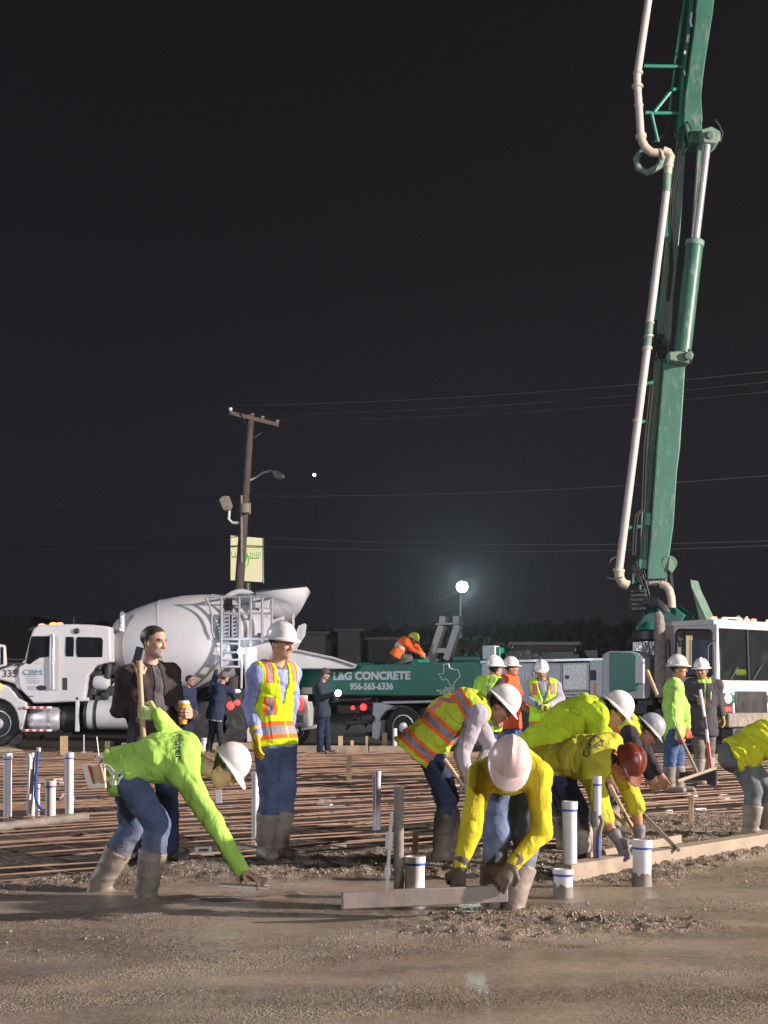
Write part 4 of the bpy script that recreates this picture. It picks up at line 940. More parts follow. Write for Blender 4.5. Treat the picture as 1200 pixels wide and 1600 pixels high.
    MB().lathe(a0+axd*196*k, axd, [(-.10,62*k),(-.10,67*k),(.10,66*k),(.10,61*k)], n=60, close=False).obj('roller_ring', M['dark_steel'], root)
    # rear pedestal, hopper, chutes, ladder
    W_ = M['white_paint']; mb = MB(); ring = [(371+math.cos(t)*38, 962-math.sin(t)*42) for t in np.linspace(-.2, math.pi+.3, 16)]
    mb.tube([q(x,y,.9) for x,y in ring], .07, n=8); mb.obj('pedestal_ring', W_, root)
    mb = MB(); mb.prism(*pz([(378,965),(415,975),(455,985),(458,1100),(380,1100),(372,1010)], .95,1.7)); mb.prism(*pz([(400,988),(412,988),(412,1001),(400,1001)], .3,.33)); mb.obj('pedestal', W_, root, bevel=.02)
    st = MB()
    for yy in (990.5,993.5,996.5,999): st.box(q(406,yy,.29), (.12,.004,.018))
    st.obj('warning_plate', M['text_dark'], root)
    # charging hopper: a real hollow funnel, loft from a wide mouth to a narrow throat
    T_ = [q(398,922,.4), q(477,914.5,.4), q(477,914.5,2.1), q(398,922,2.1)]; Mi = [q(404,945,.6), q(462,944,.6), q(462,944,1.9), q(404,945,1.9)]; Bo = [q(420,966,.85), q(445,969,.85), q(445,969,1.65), q(420,966,1.65)]
    V = T_+Mi+Bo; F = [(i,(i+1)%4,4+(i+1)%4,4+i) for i in range(4)]+[(4+i,4+(i+1)%4,8+(i+1)%4,8+i) for i in range(4)]
    hp_ = mkobj('hopper', V, F, W_, root, sharp=.9); sd = hp_.modifiers.new('thickness','SOLIDIFY'); sd.thickness = .03; 
    MB().tube(T_+[T_[0]], .03, n=6).obj('hopper_rim', M['dark_steel'], hp_)
    mb = MB()
    for x, y0, y1 in ((452,938,985),(415,965,990),(441,966,990)): mb.prism(*pz([(x,y0),(x+4,y0),(x+4,y1),(x,y1)], .9,1.0))
    mb.prism(*pz([(390,955),(418,958),(418,964),(390,962)], .5,.6)); mb.prism(*pz([(393,975),(440,960),(441,966),(394,981)], .7,.8)); mb.obj('hopper_strut', W_, root, bevel=.01)
    cm = MB()
    for k in range(9): x = 395+k*3.; cm.tube([q(x,930,.45),q(x-4,948,.42)], .03, n=6)
    cm.obj('splash_slat', W_, root)
    mb = MB(); mb.prism(*pz([(463,975),(473,971),(476,974),(474,990),(466,1002),(459,1015),(448,1018),(444,1008),(456,995)], .8,.86)); mb.obj('chute_flap', W_, root, bevel=.01)
    mb = MB(); mb.prism(*pz([(440,1012),(470,1018),(520,1030),(556,1041),(550,1044),(440,1044)], .9,1.3)); mb.obj('fold_down_chute', W_, root, bevel=.03)
    MB().tube([q(440,1010,.85),q(520,1027,.85),q(556,1039,.85)], .03).obj('chute_rail', M['alu'], root)
    ld = MB()   # inspection platform and ladder
    for x, y0, y1 in ((345,932,1043),(373,932,1043),(391,932,1010),(409,934,1003),(424,934,1003)): ld.cyl(q(x,y0,.12), q(x,y1,.12), .032, n=8)
    for x0, x1, y in ((320,424,932),(345,424,958),(345,373,1005),(345,373,1019),(345,373,1031),(345,373,1042)): ld.cyl(q(x0,y,.12), q(x1,y,.12), .028, n=8)
    for x in (345, 424): ld.cyl(q(x,932,.12), q(x,932,.9), .028, n=8)
    ld.tube([q(320,932,.12), q(326,945,.12), q(330,960,.1), q(330,985,.1), q(334,997,.12)], .028); ld.prism(*pz([(342,996),(426,996),(426,1000),(342,1000)], .10,.9)); ld.obj('ladder', M['rail_grey'], root)
    pn = MB()
    for x0, x1 in ((347,358),(361,370)):
        for k in range(7): y = 956+6*k; pn.prism(*pz([(x0,y),(x1,y-2),(x1,y+1.2),(x0,y+3.2)], .14,.16))
        pn.prism(*pz([(x0,953),(x0+2,953),(x0+2,996),(x0,996)], .135,.165)); pn.prism(*pz([(x1-2,953),(x1,953),(x1,996),(x1-2,996)], .135,.165))
    pn.obj('perforated_step', M['rail_grey'], root)
    # rear lamps and work lamp
    MB().prism(*pz([(348,1076),(384,1076),(384,1112),(348,1112)], .35,.6)).obj('lamp_panel', M['dark_steel'], root, bevel=.02)
    MB().sphere(q(358,1103,.32), .10).obj('tail_lamp', M['lamp_red'], root); MB().sphere(q(369,1098,.32), .07).obj('tail_lamp', M['lamp_red'], root)
    MB().sphere(q(355,1082,.32), .09, (1.3,.6,.7)).sphere(q(368,1080,.32), .08, (1.2,.6,.7)).obj('reverse_lamp', M['tape'], root)
    wl = MB().sphere(q(377,1018,-.05), .085).obj('work_lamp', M['lamp_cool'], root)
    MB().tube([q(377,1024,.0),q(377,1040,.1),q(375,1075,.3)], .03).obj('lamp_arm', W_, root)
    l = bpy.data.lights.new('work_lamp_light','POINT'); l.energy = 22; l.color = (.8,.88,1); l.shadow_soft_size = .12; lo = bpy.data.objects.new('work_lamp_light', l); lo.location = Vector(q(377,1018,-.25))-Vector(ORG[root.name]); lo.parent = root; COL.objects.link(lo)
    MB().prism(*pz([(380,1010),(400,1010),(400,1160),(384,1160)], .3,.34)).obj('mud_flap', W_, root, bevel=.01)
mixer()

# ---------------------------------------------------------------- pump truck, side plane from A (far, left) to B (near, right)
PA = np.array([-130/2200*36*1.0, 36.0]); PB = np.array([518/2200*30.0, 30.0]); TD = (PB-PA)/np.linalg.norm(PB-PA); TN = np.array([-TD[1], TD[0]])
T3 = np.array([*TD,0]); N3 = np.array([*TN,0])
def side(px, py, off=0., A=PA, n=TN):
    d = ray(px, py); t = (np.dot(A, n)+0.)/np.dot(d[:2], n); return CAM+d*t+np.array([n[0],n[1],0])*off
def pump():
    root = empty('pump_truck', side(800,1167,1.2)*[1,1,0], 'green and white concrete pump truck with its boom raised at the cab end', 'pump truck')
    q = side; G = M['green']; W_ = M['white_paint']
    def pz(pts, d0, d1): return [q(x,y,d0) for x,y in pts], N3*(d1-d0)
    beam = MB().prism(*pz([(455,1040),(470,1040),(642,1037),(643,1030),(654,1030),(656,1036),(747,1034),(752,1040),(752,1088),(470,1086),(455,1086)], 0,.55)).obj('side_beam', G, root, bevel=.03)
    X = T3; Z = np.array([0,0,1.])
    lettering('L&G CONCRETE', q(580,1056.5,0)-N3*.002, X, Z, .185, M['text_white'], beam, bold=.042, stretch=1.17, space=1.0)
    lettering('956-565-6336', q(580.5,1073,0)-N3*.002, X, Z, .155, M['text_white'], beam, bold=.035, stretch=1.02)
    tx = [(405,75),(475,70),(485,125),(520,140),(560,150),(610,150),(635,215),(632,270),(600,290),(565,330),(550,350),(545,395),(505,380),(478,330),(450,290),(425,280),(405,305),(375,290),(350,245),(320,215),(405,208),(405,75)]
    MB().tube([q(650+x/9.23,1030+y/9.23,-.008) for x,y in tx], .016, n=6).obj('state_outline', M['text_white'], beam)
    for s, y, h in (('SERVING',1075.5,.05),('RIO GRANDE VALLEY',1079.3,.05),('& ALL OF TEXAS',1083,.05)): lettering(s, q(703,y,0)-N3*.002, X, Z, h, M['text_white'], beam, bold=.02, stretch=1.05)
    MB().prism(*pz([(472,1074),(488,1074),(488,1084),(472,1084)], -.02,.0)).obj('plate', M['tape'], beam)
    # deck clutter above the beam
    dk = MB()
    for x0,x1,y0,y1,d in ((472,560,1034,1042,.7),(585,640,1028,1040,.9),(690,735,1024,1036,.5),(752,768,1010,1034,.4),(565,572,1030,1040,.4)): dk.prism(*pz([(x0,y0),(x1,y0),(x1,y1),(x0,y1)], d,d+.6))
    dk.obj('deck_box', G, root, bevel=.03)
    MB().tube([q(570,1036,.3),q(571,1018,.3),q(573,1014,.3)], .03).tube([q(571,1033,.2),q(597,1032,.2),q(597,1040,.2)], .03, n=6).obj('deck_rail', M['dark_steel'], root); dk = MB();  dk.tube([q(672,1036,.2),q(695,1033,.2),q(752,1033,.2)], .03); dk.cyl(q(672,1035,.3),q(676,1035,.0), .08)
    for k in range(26):
        x = random.uniform(755,940); dk.box(q(x,random.uniform(1022,1034),random.uniform(.3,1.)), (random.uniform(.1,.6),.2,random.uniform(.08,.22)), X)
    dk.tube([q(868,1034,.3),q(868,1016,.3),q(890,1014,.3),q(890,1030,.3)], .025); dk.obj('deck_pipework', M['dark_steel'], root, bevel=.01)
    mb = MB(); mb.prism(*pz([(742,1008),(762,1008),(762,1030),(742,1030)], .35,.6)); mb.obj('control_box', M['silver_paint'], root, bevel=.02)
    hd = MB()
    # white A-frame boom rest
    a = MB()
    for p0,p1 in (((642,1034),(662,975)),((669,1030),(687,974)),((663,972),(664,960)),((685,970),(685,960))): a.bar(q(*p0,.9), q(*p1,.9), .18,.16, up=N3)
    a.bar(q(655,973,.9), q(692,972,.9), .3,.05); a.bar(q(652,1015,.9), q(676,1015,.9), .12,.12); a.obj('boom_rest', W_, root, bevel=.012)
    # frame, fenders, wheels
    fr = MB(); fr.prism(*pz([(470,1088),(1040,1088),(1040,1106),(470,1103)], .55,1.0)); fr.prism(*pz([(470,1086),(580,1086),(580,1100),(470,1096)], .3,.9)); fr.prism(*pz([(590,1088),(1010,1094),(1010,1112),(590,1106)], 1.2,2.0)); fr.prism(*pz([(700,1100),(860,1100),(860,1140),(700,1140)], .6,1.6)); fr.obj('chassis', M['black'], root)
    MB().prism(*pz([(596,1096),(680,1094),(680,1098),(600,1100)], .0,.5)).prism(*pz([(690,1094),(745,1093),(745,1097),(690,1098)], .0,.5)).obj('side_rail', W_, root, bevel=.01)
    fe = MB(); fe.prism(*pz([(581,1098),(597,1098),(612,1103),(617,1107),(602,1111),(594,1122),(592,1150),(588,1158),(579,1152)], .05,.75)); fe.obj('mud_flap', W_, root, bevel=.02)
    fe = MB()
    for cx in (624,): 
        o_ = [(cx+36*math.cos(t),1138-36*math.sin(t)) for t in np.linspace(.5,math.pi*.9,10)]; i_ = [(cx+33*math.cos(t),1138-33*math.sin(t)) for t in np.linspace(.5,math.pi*.9,10)][::-1]; fe.prism(*pz(o_+i_, .05,.7))
    fe.obj('fender', M['dark_steel'], root)
    for x in (626, 668, 1070): wheel(q(x,1137 if x<900 else 1142,.28), N3, .52 if x<900 else .50, .32, root, 'alu')
    # spotlight, red lamps at the rear
    MB().sphere(q(559,1105,.25), .085).obj('tail_lamp', M['lamp_red'], root)
    MB().sphere(q(539,1106,.35), .05).obj('tail_lamp', M['lamp_red'], root)
    rr = MB(); rr.tube([q(530,1140,.3),q(545,1120,.3),q(560,1135,.3),q(575,1112,.3)], .04); rr.tube([q(520,1095,.2),q(575,1092,.2)], .05); rr.prism(*pz([(527,1128),(577,1124),(577,1130),(527,1134)], .2,.5)); rr.prism(*pz([(540,1146),(575,1144),(575,1150),(540,1152)],-.1,.5)); rr.prism(*pz([(568,1118),(583,1118),(583,1126),(568,1126)],-.1,.4)); rr.obj('rear_step', M['dark_steel'], root, bevel=.01)
    # tool boxes
    for k, (x0,x1,y0,y1,m) in enumerate(((752,800,1038,1089,'silver_paint'),(801,833,1036,1086,'silver_paint'),(835,878,1036,1087,'silver_paint'),(921,944,1031,1090,'silver_paint'))):
        b = MB().prism(*pz([(x0,y0),(x1,y0),(x1,y1),(x0,y1)], 0,.6)).obj('tool_box', M[m], root, bevel=.02)
        MB().prism(*pz([(x0+2,y0+2),(x1-2,y0+2),(x1-2,y1-2),(x0+2,y1-2)], -.02,0)).obj('lid', M[m], b, bevel=.01)
        if k == 3: MB().prism(*pz([(923,1047),(932,1047),(932,1063),(923,1063)], -.05,-.02)).obj('handle', M['black'], b, bevel=.02); MB().prism(*pz([(928.5,1066),(932,1066),(932,1088),(928.5,1088)], -.03,-.02)).obj('reflector', M['orange'], b)
    b = MB().prism(*pz([(879,1036),(920,1035),(920,1079),(879,1080)], -.01,.6)).obj('tool_box', M['diamond'], root, bevel=.02)
    MB().prism(*pz([(881,1038),(918,1037),(918,1077),(881,1078)], -.03,-.01)).obj('lid', M['diamond'], b, bevel=.01)
    MB().cyl(q(887,1058,-.03), q(887,1058,-.06), .045).obj('latch', M['dark_steel'], b)
    b = MB().prism(*pz([(879,1081),(920,1080),(920,1090),(879,1090)], -.01,.6)).obj('drawer', M['silver_paint'], root, bevel=.015); MB().tube([q(886,1085,-.02),q(886,1085,-.06),q(900,1085,-.06),q(900,1085,-.02)], .012).obj('handle', M['chrome'], b)
    lettering('PUMPING', q(808,1058,-.022)-N3*.002, X, Z, .20, M['text_white'], root, bold=.02, stretch=1.25)
    MB().bar(q(752,1034,.0), q(945,1030,.0), .08,.05).obj('top_rail', M['chrome'], root)
    rw = MB().prism(*pz([(942,1027),(946,1020),(954,1017),(990,1017),(1000,1021),(1008,1029),(1008,1092),(942,1092)], -.05,.62)).obj('outrigger_guard', W_, root, bevel=.03)
    MB().prism(*pz([(955,1020),(988,1020),(998,1026),(998,1078),(985,1081),(955,1083)], -.10,-.05)).obj('guard_panel', G, rw, bevel=.02)
    MB().prism(*pz([(996,1030),(1009,1030),(1009,1068),(996,1068)], -.14,-.05)).obj('control_box', M['silver_paint'], rw, bevel=.01)
    mb = MB(); mb.prism(*pz([(944,1094),(1035,1094),(1035,1150),(944,1145)], .6,1.6)); 
    for k in range(20): x=random.uniform(950,1035); mb.box(q(x,random.uniform(1090,1135),random.uniform(.2,.6)), (random.uniform(.1,.4),.2,random.uniform(.1,.3)), X)
    mb.obj('underbody', M['black'], root, bevel=.01)
    # turret under the boom
    def qc(px,py,d=1.25): return q(px,py,d)
    c0 = qc(988,1040); k = c0[1]/FPX
    def zr(py): return qc(988,py)[2]
    t = MB(); t.lathe([c0[0],c0[1],zr(1030)], (0,0,1), [(0,.42),(zr(1000)-zr(1030),.42)], n=30)
    t.obj('turret_base', M['chrome'], root)
    gb = MB()
    for kx in range(9):
        x = 972+kx*5.; gb.cyl([*qc(x,1025,.72)[:2],zr(1025)], [*qc(x,1000,.72)[:2],zr(1001)], random.uniform(.03,.07)); gb.box([*qc(x,1010,.7)[:2],zr(random.uniform(1003,1020))], (.12,.1,.1))
    gb.obj('gearbox', M['alu'], root, bevel=.01)
    t = MB(); t.lathe([c0[0],c0[1],zr(998)], (0,0,1), [(0,.47),(zr(983)-zr(998),.47)], n=36); t.obj('slewing_ring', M['dark_steel'], root, bevel=.02)
    t = MB(); H = zr(950)-zr(982); t.lathe([c0[0],c0[1],zr(982)], (0,0,1), [(0,.40),(.25*H,.37),(.6*H,.25),(H,.19)], n=30); t.prism([[*qc(x,y,.95)[:2],zr(y)] for x,y in ((965,982),(1030,982),(1045,960),(1020,940),(985,950))], N3*.6); t.obj('turret', G, root, bevel=.02)
    hv = MB()
    for kx in range(5):
        for kz in range(5): hv.box([*qc(971+kx*4.4,940,.75)[:2],zr(920+kz*7)], (.075,.25,.075), X)
    hv.tube([[*qc(967,935,.7)[:2],zr(918)],[*qc(965,935,.7)[:2],zr(945)],[*qc(975,935,.7)[:2],zr(952)],[*qc(990,935,.7)[:2],zr(942)],[*qc(1010,935,.7)[:2],zr(945)],[*qc(1020,935,.7)[:2],zr(955)]], .035)
    for s in range(4): hv.tube([[*qc(975,935,.65)[:2],zr(950-2*s)],[*qc(993,935,.62)[:2],zr(940-3*s)],[*qc(1010,935,.65)[:2],zr(943-3*s)],[*qc(1024,935,.8)[:2],zr(956-2*s)]], .022)
    hv.obj('valve_block', M['dark_steel'], root, bevel=.01)
    st = MB(); st.prism([[*qc(x,y,1.0)[:2],zr(y)] for x,y in ((1052,903),(1056,916),(1083,975),(1068,977),(1060,940),(1053,915))], N3*.5); st.obj('boom_bracket', M['dusty_green'], root, bevel=.02)
    st = MB().cyl([*qc(1028,1040,.1)[:2],zr(1090)], [*qc(1028,975,.1)[:2],zr(974)], .12); st.tube([[*qc(1028,975,.1)[:2],zr(975)],[*qc(1028,975,.1)[:2],zr(965)],[*qc(1025,975,.1)[:2],zr(958)]], .10, rs=[.11,.10,.08]); st.obj('exhaust_stack', M['pvc_dirty'], root)
    e = MB(); e.tube([[*qc(x,y,.85)[:2],zr(y)] for x,y in ((1010,910),(1018,913),(1023,920),(1026,932),(1027,948))], .09, n=14); e.obj('delivery_elbow', M['pipe_elbow'], root)

    # ------------------------------------------------ cab, turned further toward the camera
    Cn = side(1119,1090)[:2]; h = np.array([math.cos(R(-50)), math.sin(R(-50))]); wv = np.array([-h[1], h[0]]); H3 = np.array([*h,0]); W3_ = np.array([*wv,0])
    cs = lambda px,py,off=0.: side(px,py,off,Cn,wv)            # cab side plane
    cf = lambda px,py,off=0.: side(px,py,-off,Cn,-h)            # cab front plane (off = distance in front)
    def ps(pts,d0,d1): return [cs(x,y,d0) for x,y in pts], W3_*(d1-d0)
    def pf(pts,d0,d1): return [cf(x,y,0)+H3*d0 for x,y in pts], H3*(d1-d0)
    roofz = cs(1119,974)[2]; backx = cs(1039,1000); L = np.dot(backx[:2]-Cn, -h); zb = cs(1119,1108)[2]
    C3 = np.array([Cn[0],Cn[1],0]); ctr = C3 - H3*L/2 + W3_*1.2
    # shell walls with a real opening: side wall is ring of posts around the door window
    cab = MB(); 
    z = lambda py: cs(1100,py)[2]
    S_ = lambda pts,d0=0,d1=.06: cab.prism(*ps(pts,d0,d1))
    S_([(1038,1108),(1038,985),(1042,977),(1048,974),(1120,974),(1120,984),(1060,984),(1057,990),(1057,1052),(1060,1055),(1112,1055),(1113,990),(1109,984),(1120,984),(1120,1108)])
    cab.box(C3-H3*L/2+W3_*1.2+[0,0,roofz+.03], (L+.05,2.46,.12), H3)           # roof
    cab.box(C3-H3*(L-.04)+W3_*1.2+[0,0,(roofz+zb)/2], (.05,2.38,roofz-zb-.02), H3)  # back wall
    cab.box(C3-H3*(L/2)+W3_*2.38+[0,0,(roofz+zb)/2], (L-.1,.05,roofz-zb-.02), H3)  # far wall
    cab.box(C3-H3*L/2+W3_*1.2+[0,0,zb+.05], (L-.1,2.3,.08), H3)                  # floor
    zw0 = cf(1127,1063)[2]; zw1 = cf(1127,981)[2]; zf0 = cf(1127,1118)[2]
    cab.box(C3-H3*.03+W3_*1.2+[0,0,(zw0+zf0)/2], (.08,2.42,zw0-zf0), H3)          # front below windscreen
    cab.box(C3-H3*.03+W3_*1.2+[0,0,(zw1+roofz)/2], (.08,2.42,roofz-zw1+.02), H3)
    for ww in (.07, 2.33): cab.box(C3-H3*.03+W3_*ww+[0,0,(zw0+zw1)/2], (.08,.16,zw1-zw0+.02), H3)
    cabo = cab.obj('cab', M['cab_white'], root, bevel=.015)
    MB().box(C3-H3*.05+W3_*1.2+[0,0,(zw0+zw1)/2], (.015,2.12,zw1-zw0-.02), H3).obj('windscreen', M['windscreen'], cabo)
    for ww in (.65, 1.8):
        MB().box(C3-H3*1.05+W3_*ww+[0,0,zw0-.15], (.16,.52,.75), H3).box(C3-H3*.85+W3_*ww+[0,0,zw0-.45], (.5,.52,.16), H3).obj('seat', mat('seat_cloth', (.16,.20,.18), .9), cabo, bevel=.05)
    MB().box(C3-H3*.22+W3_*1.2+[0,0,zw0-.06], (.34,2.2,.16), H3).obj('dashboard', mat('dashboard', (.10,.10,.10), .7), cabo, bevel=.04)
    MB().tube([C3-H3*.50+W3_*(.65+.21*math.cos(a))+[0,0,zw0+.05+.12*math.sin(a)]+H3*.08*math.sin(a) for a in np.linspace(0,2*math.pi,20)], .018, n=6).obj('steering_wheel', M['black'], cabo)
    MB().bar(C3-H3*.03+W3_*1.2+[0,0,zw0], C3-H3*.03+W3_*1.2+[0,0,zw1], .04,.05, up=W3_).obj('windscreen_divider', M['black'], cabo)
    g = MB(); g.prism(*ps([(1063,1000),(1112,1000),(1112,1054),(1063,1054)], .03,.04)); g.obj('side_window', mat('cab_glass_painted_glow', (.10,.13,.17), .12, var=.4, vscale=2), cabo)  # bluish light of the cab interior is put into the glass colour
    fr_ = MB(); ring = [(1059,986),(1057,990),(1057,1051),(1061,1056),(1110,1056),(1114,1051),(1113,989),(1109,985),(1062,984)]
    fr_.tube([cs(x,y,-.01) for x,y in ring+ring[:1]], .028, n=8); fr_.bar(cs(1069,986,-.02), cs(1069,1055,-.02), .03,.03); fr_.obj('window_frame', M['black'], cabo)
    MB().prism(*ps([(1071,993),(1076,993),(1076,1040),(1071,1040)], .02,.05)).prism(*ps([(1078,993),(1079.5,993),(1079.5,1040),(1078,1040)], .02,.05)).obj('self_glowing_curtain', mat('curtain_own_glow', (.8,.62,.35), .7, emit=(.9,.72,.42), estr=.35), cabo)  # curtain strips emit light themselves, no lamp burns in the cab
    MB().tube([cs(1043,1035,-.03),cs(1043,1003,-.05),cs(1046,999,-.05),cs(1049,1003,-.05),cs(1049,1030,-.03)], .012).obj('grab_handle', M['black'], cabo)
    MB().prism(*ps([(1038,1086),(1120,1086),(1120,1098),(1038,1098)], -.006,.0)).obj('green_stripe', G, cabo)
    MB().box(C3+H3*.012+W3_*1.2+[0,0,(cf(1127,1086)[2]+cf(1127,1099)[2])/2], (.006,2.42,cf(1127,1086)[2]-cf(1127,1099)[2]), H3).obj('green_stripe', G, cabo)
    for ww in (.05, .42, .95, 1.20, 1.45, 2.0, 2.38):
        MB().sphere(C3-H3*.02+W3_*ww+[0,0,roofz+.115], .055, (1.2,1.2,.7)).obj('clearance_lamp', M['lamp_pink'], cabo)
    MB().sphere(cs(1107,973)+W3_*.05, .055).obj('clearance_lamp', M['lamp_pink'], cabo)
    hn = MB(); b0 = C3-H3*.35+W3_*.75+[0,0,roofz+.16]; hn.lathe(b0, nrm(H3*.2+W3_*.9), [(0,.02),(.35,.025),(.44,.05),(.47,.08)], n=14); hn.box(b0-[0,0,.05],(.1,.1,.08),H3); hn.cyl(b0+W3_*.9-[0,0,.06], b0+W3_*.9+[0,0,.06], .03); hn.obj('air_horn', M['alu'], cabo)
    # headlamp panel, grille, bumper
    F_ = lambda w_, py, d=.0: C3+H3*d+W3_*w_+[0,0,cf(1140,py)[2]]
    pnl = MB().box((F_(.36,1085)+F_(.36,1113))/2+H3*.02, (.03,.34,F_(0,1083)[2]-F_(0,1115)[2]), H3).obj('lamp_housing', M['black'], cabo, bevel=.01)
    MB().lathe(F_(.36,1091,.03), H3, [(0,.105),(.03,.10),(.045,.06),(.05,.001)], n=24, close=False).obj('headlamp', M['lamp_warm'], pnl)
    MB().box(F_(.36,1108,.04), (.02,.22,.09), H3).obj('turn_signal', M['lamp_red'], pnl, bevel=.01)
    MB().box((F_(1.2,1081)+F_(1.2,1114))/2+H3*.02, (.04,1.15,F_(0,1080)[2]-F_(0,1115)[2]), H3).obj('grille', M['dark_steel'], cabo, bevel=.02)
    pl2 = MB()
    for j in range(9): pl2.box(F_(1.2,1084+j*3.4,.045), (.012,1.08,.018), H3)
    pl2.obj('grille_slat', M['dark_steel'], cabo)
    MB().box(F_(1.25,1125,.12), (.35,2.45,.30), H3).obj('bumper', M['pvc_dirty'], root, bevel=.03)
    MB().box(F_(1.1,1150,.05), (.5,1.9,.35), H3).obj('under_bumper', M['dark_steel'], root, bevel=.03)
    MB().box(cs(1105,1128,-.05), (.55,.35,.05), H3).box(cs(1100,1148,-.05), (.5,.3,.04), H3).bar(cs(1086,1106,.0), cs(1088,1148,-.05), .04,.04).bar(cs(1118,1106,.0), cs(1116,1148,-.05), .04,.04).obj('cab_step', M['alu'], root, bevel=.01)
    # wiper, mirror arms, seat and a folded vest on the dash
    MB().tube([F_(.5,1062,.02),F_(.75,1042,.03)], .012).tube([F_(1.3,1062,.02),F_(1.6,1040,.03)], .012).obj('wiper', M['black'], cabo)
    v = MB().box(F_(.98,1050,-.12), (.15,.42,.16), H3).obj('dash_vest', mat('folded_vest', (.35,.5,.03), .9, bump=(20,1.,.02)), cabo, bevel=.05)
    MB().tube([cs(1119,1000,-.02),cs(1122,1010,-.35),cs(1122,1050,-.35)], .015).obj('mirror_arm', M['black'], cabo)

    # ------------------------------------------------ boom (hinged on the turret): own parts of the truck
    YB = qc(1010,950,1.2)[1]
    b_ = lambda px,py,dy=0.: at(px,py,YB+dy)
    def pb(pts,d0,d1): return [b_(x,y,d0) for x,y in pts], np.array([0,d1-d0,0])
    BG = M['boom_green']
    MB().prism(*pb([(1011,906),(1012,885),(1016,850),(1019,800),(1026,700),(1035,590),(1037,560),(1072,556),(1070,590),(1063,700),(1058,740),(1053,820),(1046,870),(1043,904)], -.30,.30)).obj('boom_section', BG, root, bevel=.025)
    MB().prism(*pb([(1004,905),(1008,850),(1014,760),(1021,660),(1031,540),(1035,540),(1026,700),(1018,800),(1012,880),(1010,905)], -.10,.45)).obj('boom_section', M['green'], root, bevel=.02)
    MB().prism(*pb([(1030,560),(1034,500),(1043,400),(1048,330),(1056,240),(1064,215),(1072,218),(1070,260),(1063,360),(1052,470),(1048,560)], -.10,.35)).obj('boom_section', M['dusty_green'], root, bevel=.02)
    MB().prism(*pb([(1068,190),(1070,150),(1076,110),(1086,30),(1094,-60),(1104,-160),(1134,-160),(1122,-60),(1114,20),(1103,90),(1099,120),(1096,150),(1098,185),(1096,222),(1078,222)], -.34,.26)).obj('boom_section', BG, root, bevel=.025)
    MB().prism(*pb([(1060,200),(1064,130),(1072,60),(1082,-40),(1092,-160),(1098,-160),(1090,-40),(1078,60),(1070,130),(1068,200)], -.15,.4)).obj('boom_section', M['green'], root, bevel=.02)
    wv_ = MB()
    wv_.tube([b_(1081,20,-.22),b_(1079,35,-.22),b_(1081,42,-.22)], .03, n=6).tube([b_(1076,55,-.22),b_(1074,66,-.22)], .035,n=6).tube([b_(1071,80,-.22),b_(1070,85,-.22)], .035, n=6).tube([b_(1069,110,-.22),b_(1071,118,-.22)], .02, n=6); wv_.obj('boom_marking', M['text_white'], root)
    # thin rails and hydraulic lines along the boom
    hy = MB(); 
    for o0, r in ((0,.030),(3.2,.022),(6.5,.030),(10,.018)):
        hy.tube([b_(1000+o0*.9,900,-.12),b_(1003+o0,810,-.14),b_(1012+o0,700,-.14),b_(1022+o0,590,-.14),b_(1031+o0*.9,480,-.14),b_(1041+o0*.8,380,-.14),b_(1050+o0*.7,290,-.12),b_(1060+o0*.5,215,-.1)], r, n=6)
    hy.obj('hydraulic_line', M['dusty_green'], root)
    hy = MB()
    for o0 in (0,4): hy.tube([b_(988+o0,868,-.2),b_(990+o0,830,-.22),b_(993+o0,805,-.22),b_(1003+o0,795,-.2),b_(1006+o0,700,-.2),b_(1016+o0,600,-.2)], .024, n=6)
    for o0 in (0,3.5): hy.tube([b_(1042+o0,470,-.18),b_(1048+o0,420,-.2),b_(1046+o0,350,-.2),b_(1048+o0,300,-.2),b_(1058+o0,260,-.2),b_(1062+o0,200,-.2),b_(1074,190,-.4),b_(1080,200,-.42),b_(1076,215,-.42)], .020, n=6)
    for k in range(14): hy.tube([b_(1022+random.uniform(-6,10),520+random.uniform(-20,45),-.22),b_(1030+random.uniform(-4,14),540+random.uniform(-20,30),-.26),b_(1040+random.uniform(-4,8),550+random.uniform(-20,15),-.24)], .02, n=5)
    for k in range(10): hy.tube([b_(990+random.uniform(-4,12),880+random.uniform(-10,15),-.25),b_(1000+random.uniform(-4,10),900+random.uniform(-10,20),-.3),b_(1008+random.uniform(-4,8),915+random.uniform(-10,20),-.22)], .022, n=5)
    for o0 in (0,4,8): hy.tube([b_(1046+o0*.3,890,-.3),b_(1049+o0*.3,915,-.32),b_(1046+o0*.5,935,-.3),b_(1040+o0,950,-.25)], .022, n=6)
    hy.obj('hose', M['black'], root)
    bk = MB(); 
    for (x0,x1,y0,y1) in ((998,1012,873,890),(992,1004,893,912),(1003,1014,895,935),(1008,1018,800,822),(1018,1030,430,500),(1037,1046,320,370),(1060,1070,180,240)): MB().prism(*pb([(x0,y0),(x1,y0),(x1-1,y1),(x0-1,y1)], -.2,.1)).obj('boom_bracket', M['green'], root, bevel=.02)
    MB().prism(*pb([(1013,904),(1043,903),(1041,915),(1013,916)], -.2,.2)).obj('boom_foot', M['pvc_dirty'], root, bevel=.02)
    MB().cyl(b_(1046,880,-.34), b_(1046,880,.34), .17, n=24).prism(*pb([(1046,868),(1054,872),(1055,888),(1050,896),(1044,890)], -.36,-.3)).obj('hinge_pin', M['dusty_green'], root, bevel=.01)
    # big hydraulic cylinder
    k_ = YB/FPX
    MB().lathe(b_(1066,552,-.45), nrm(b_(1086,378,-.45)-b_(1066,552,-.45)), [(0,13.5*k_),(np.linalg.norm(b_(1086,378)-b_(1066,552)),13.5*k_)], n=32).obj('cylinder_barrel', BG, root)
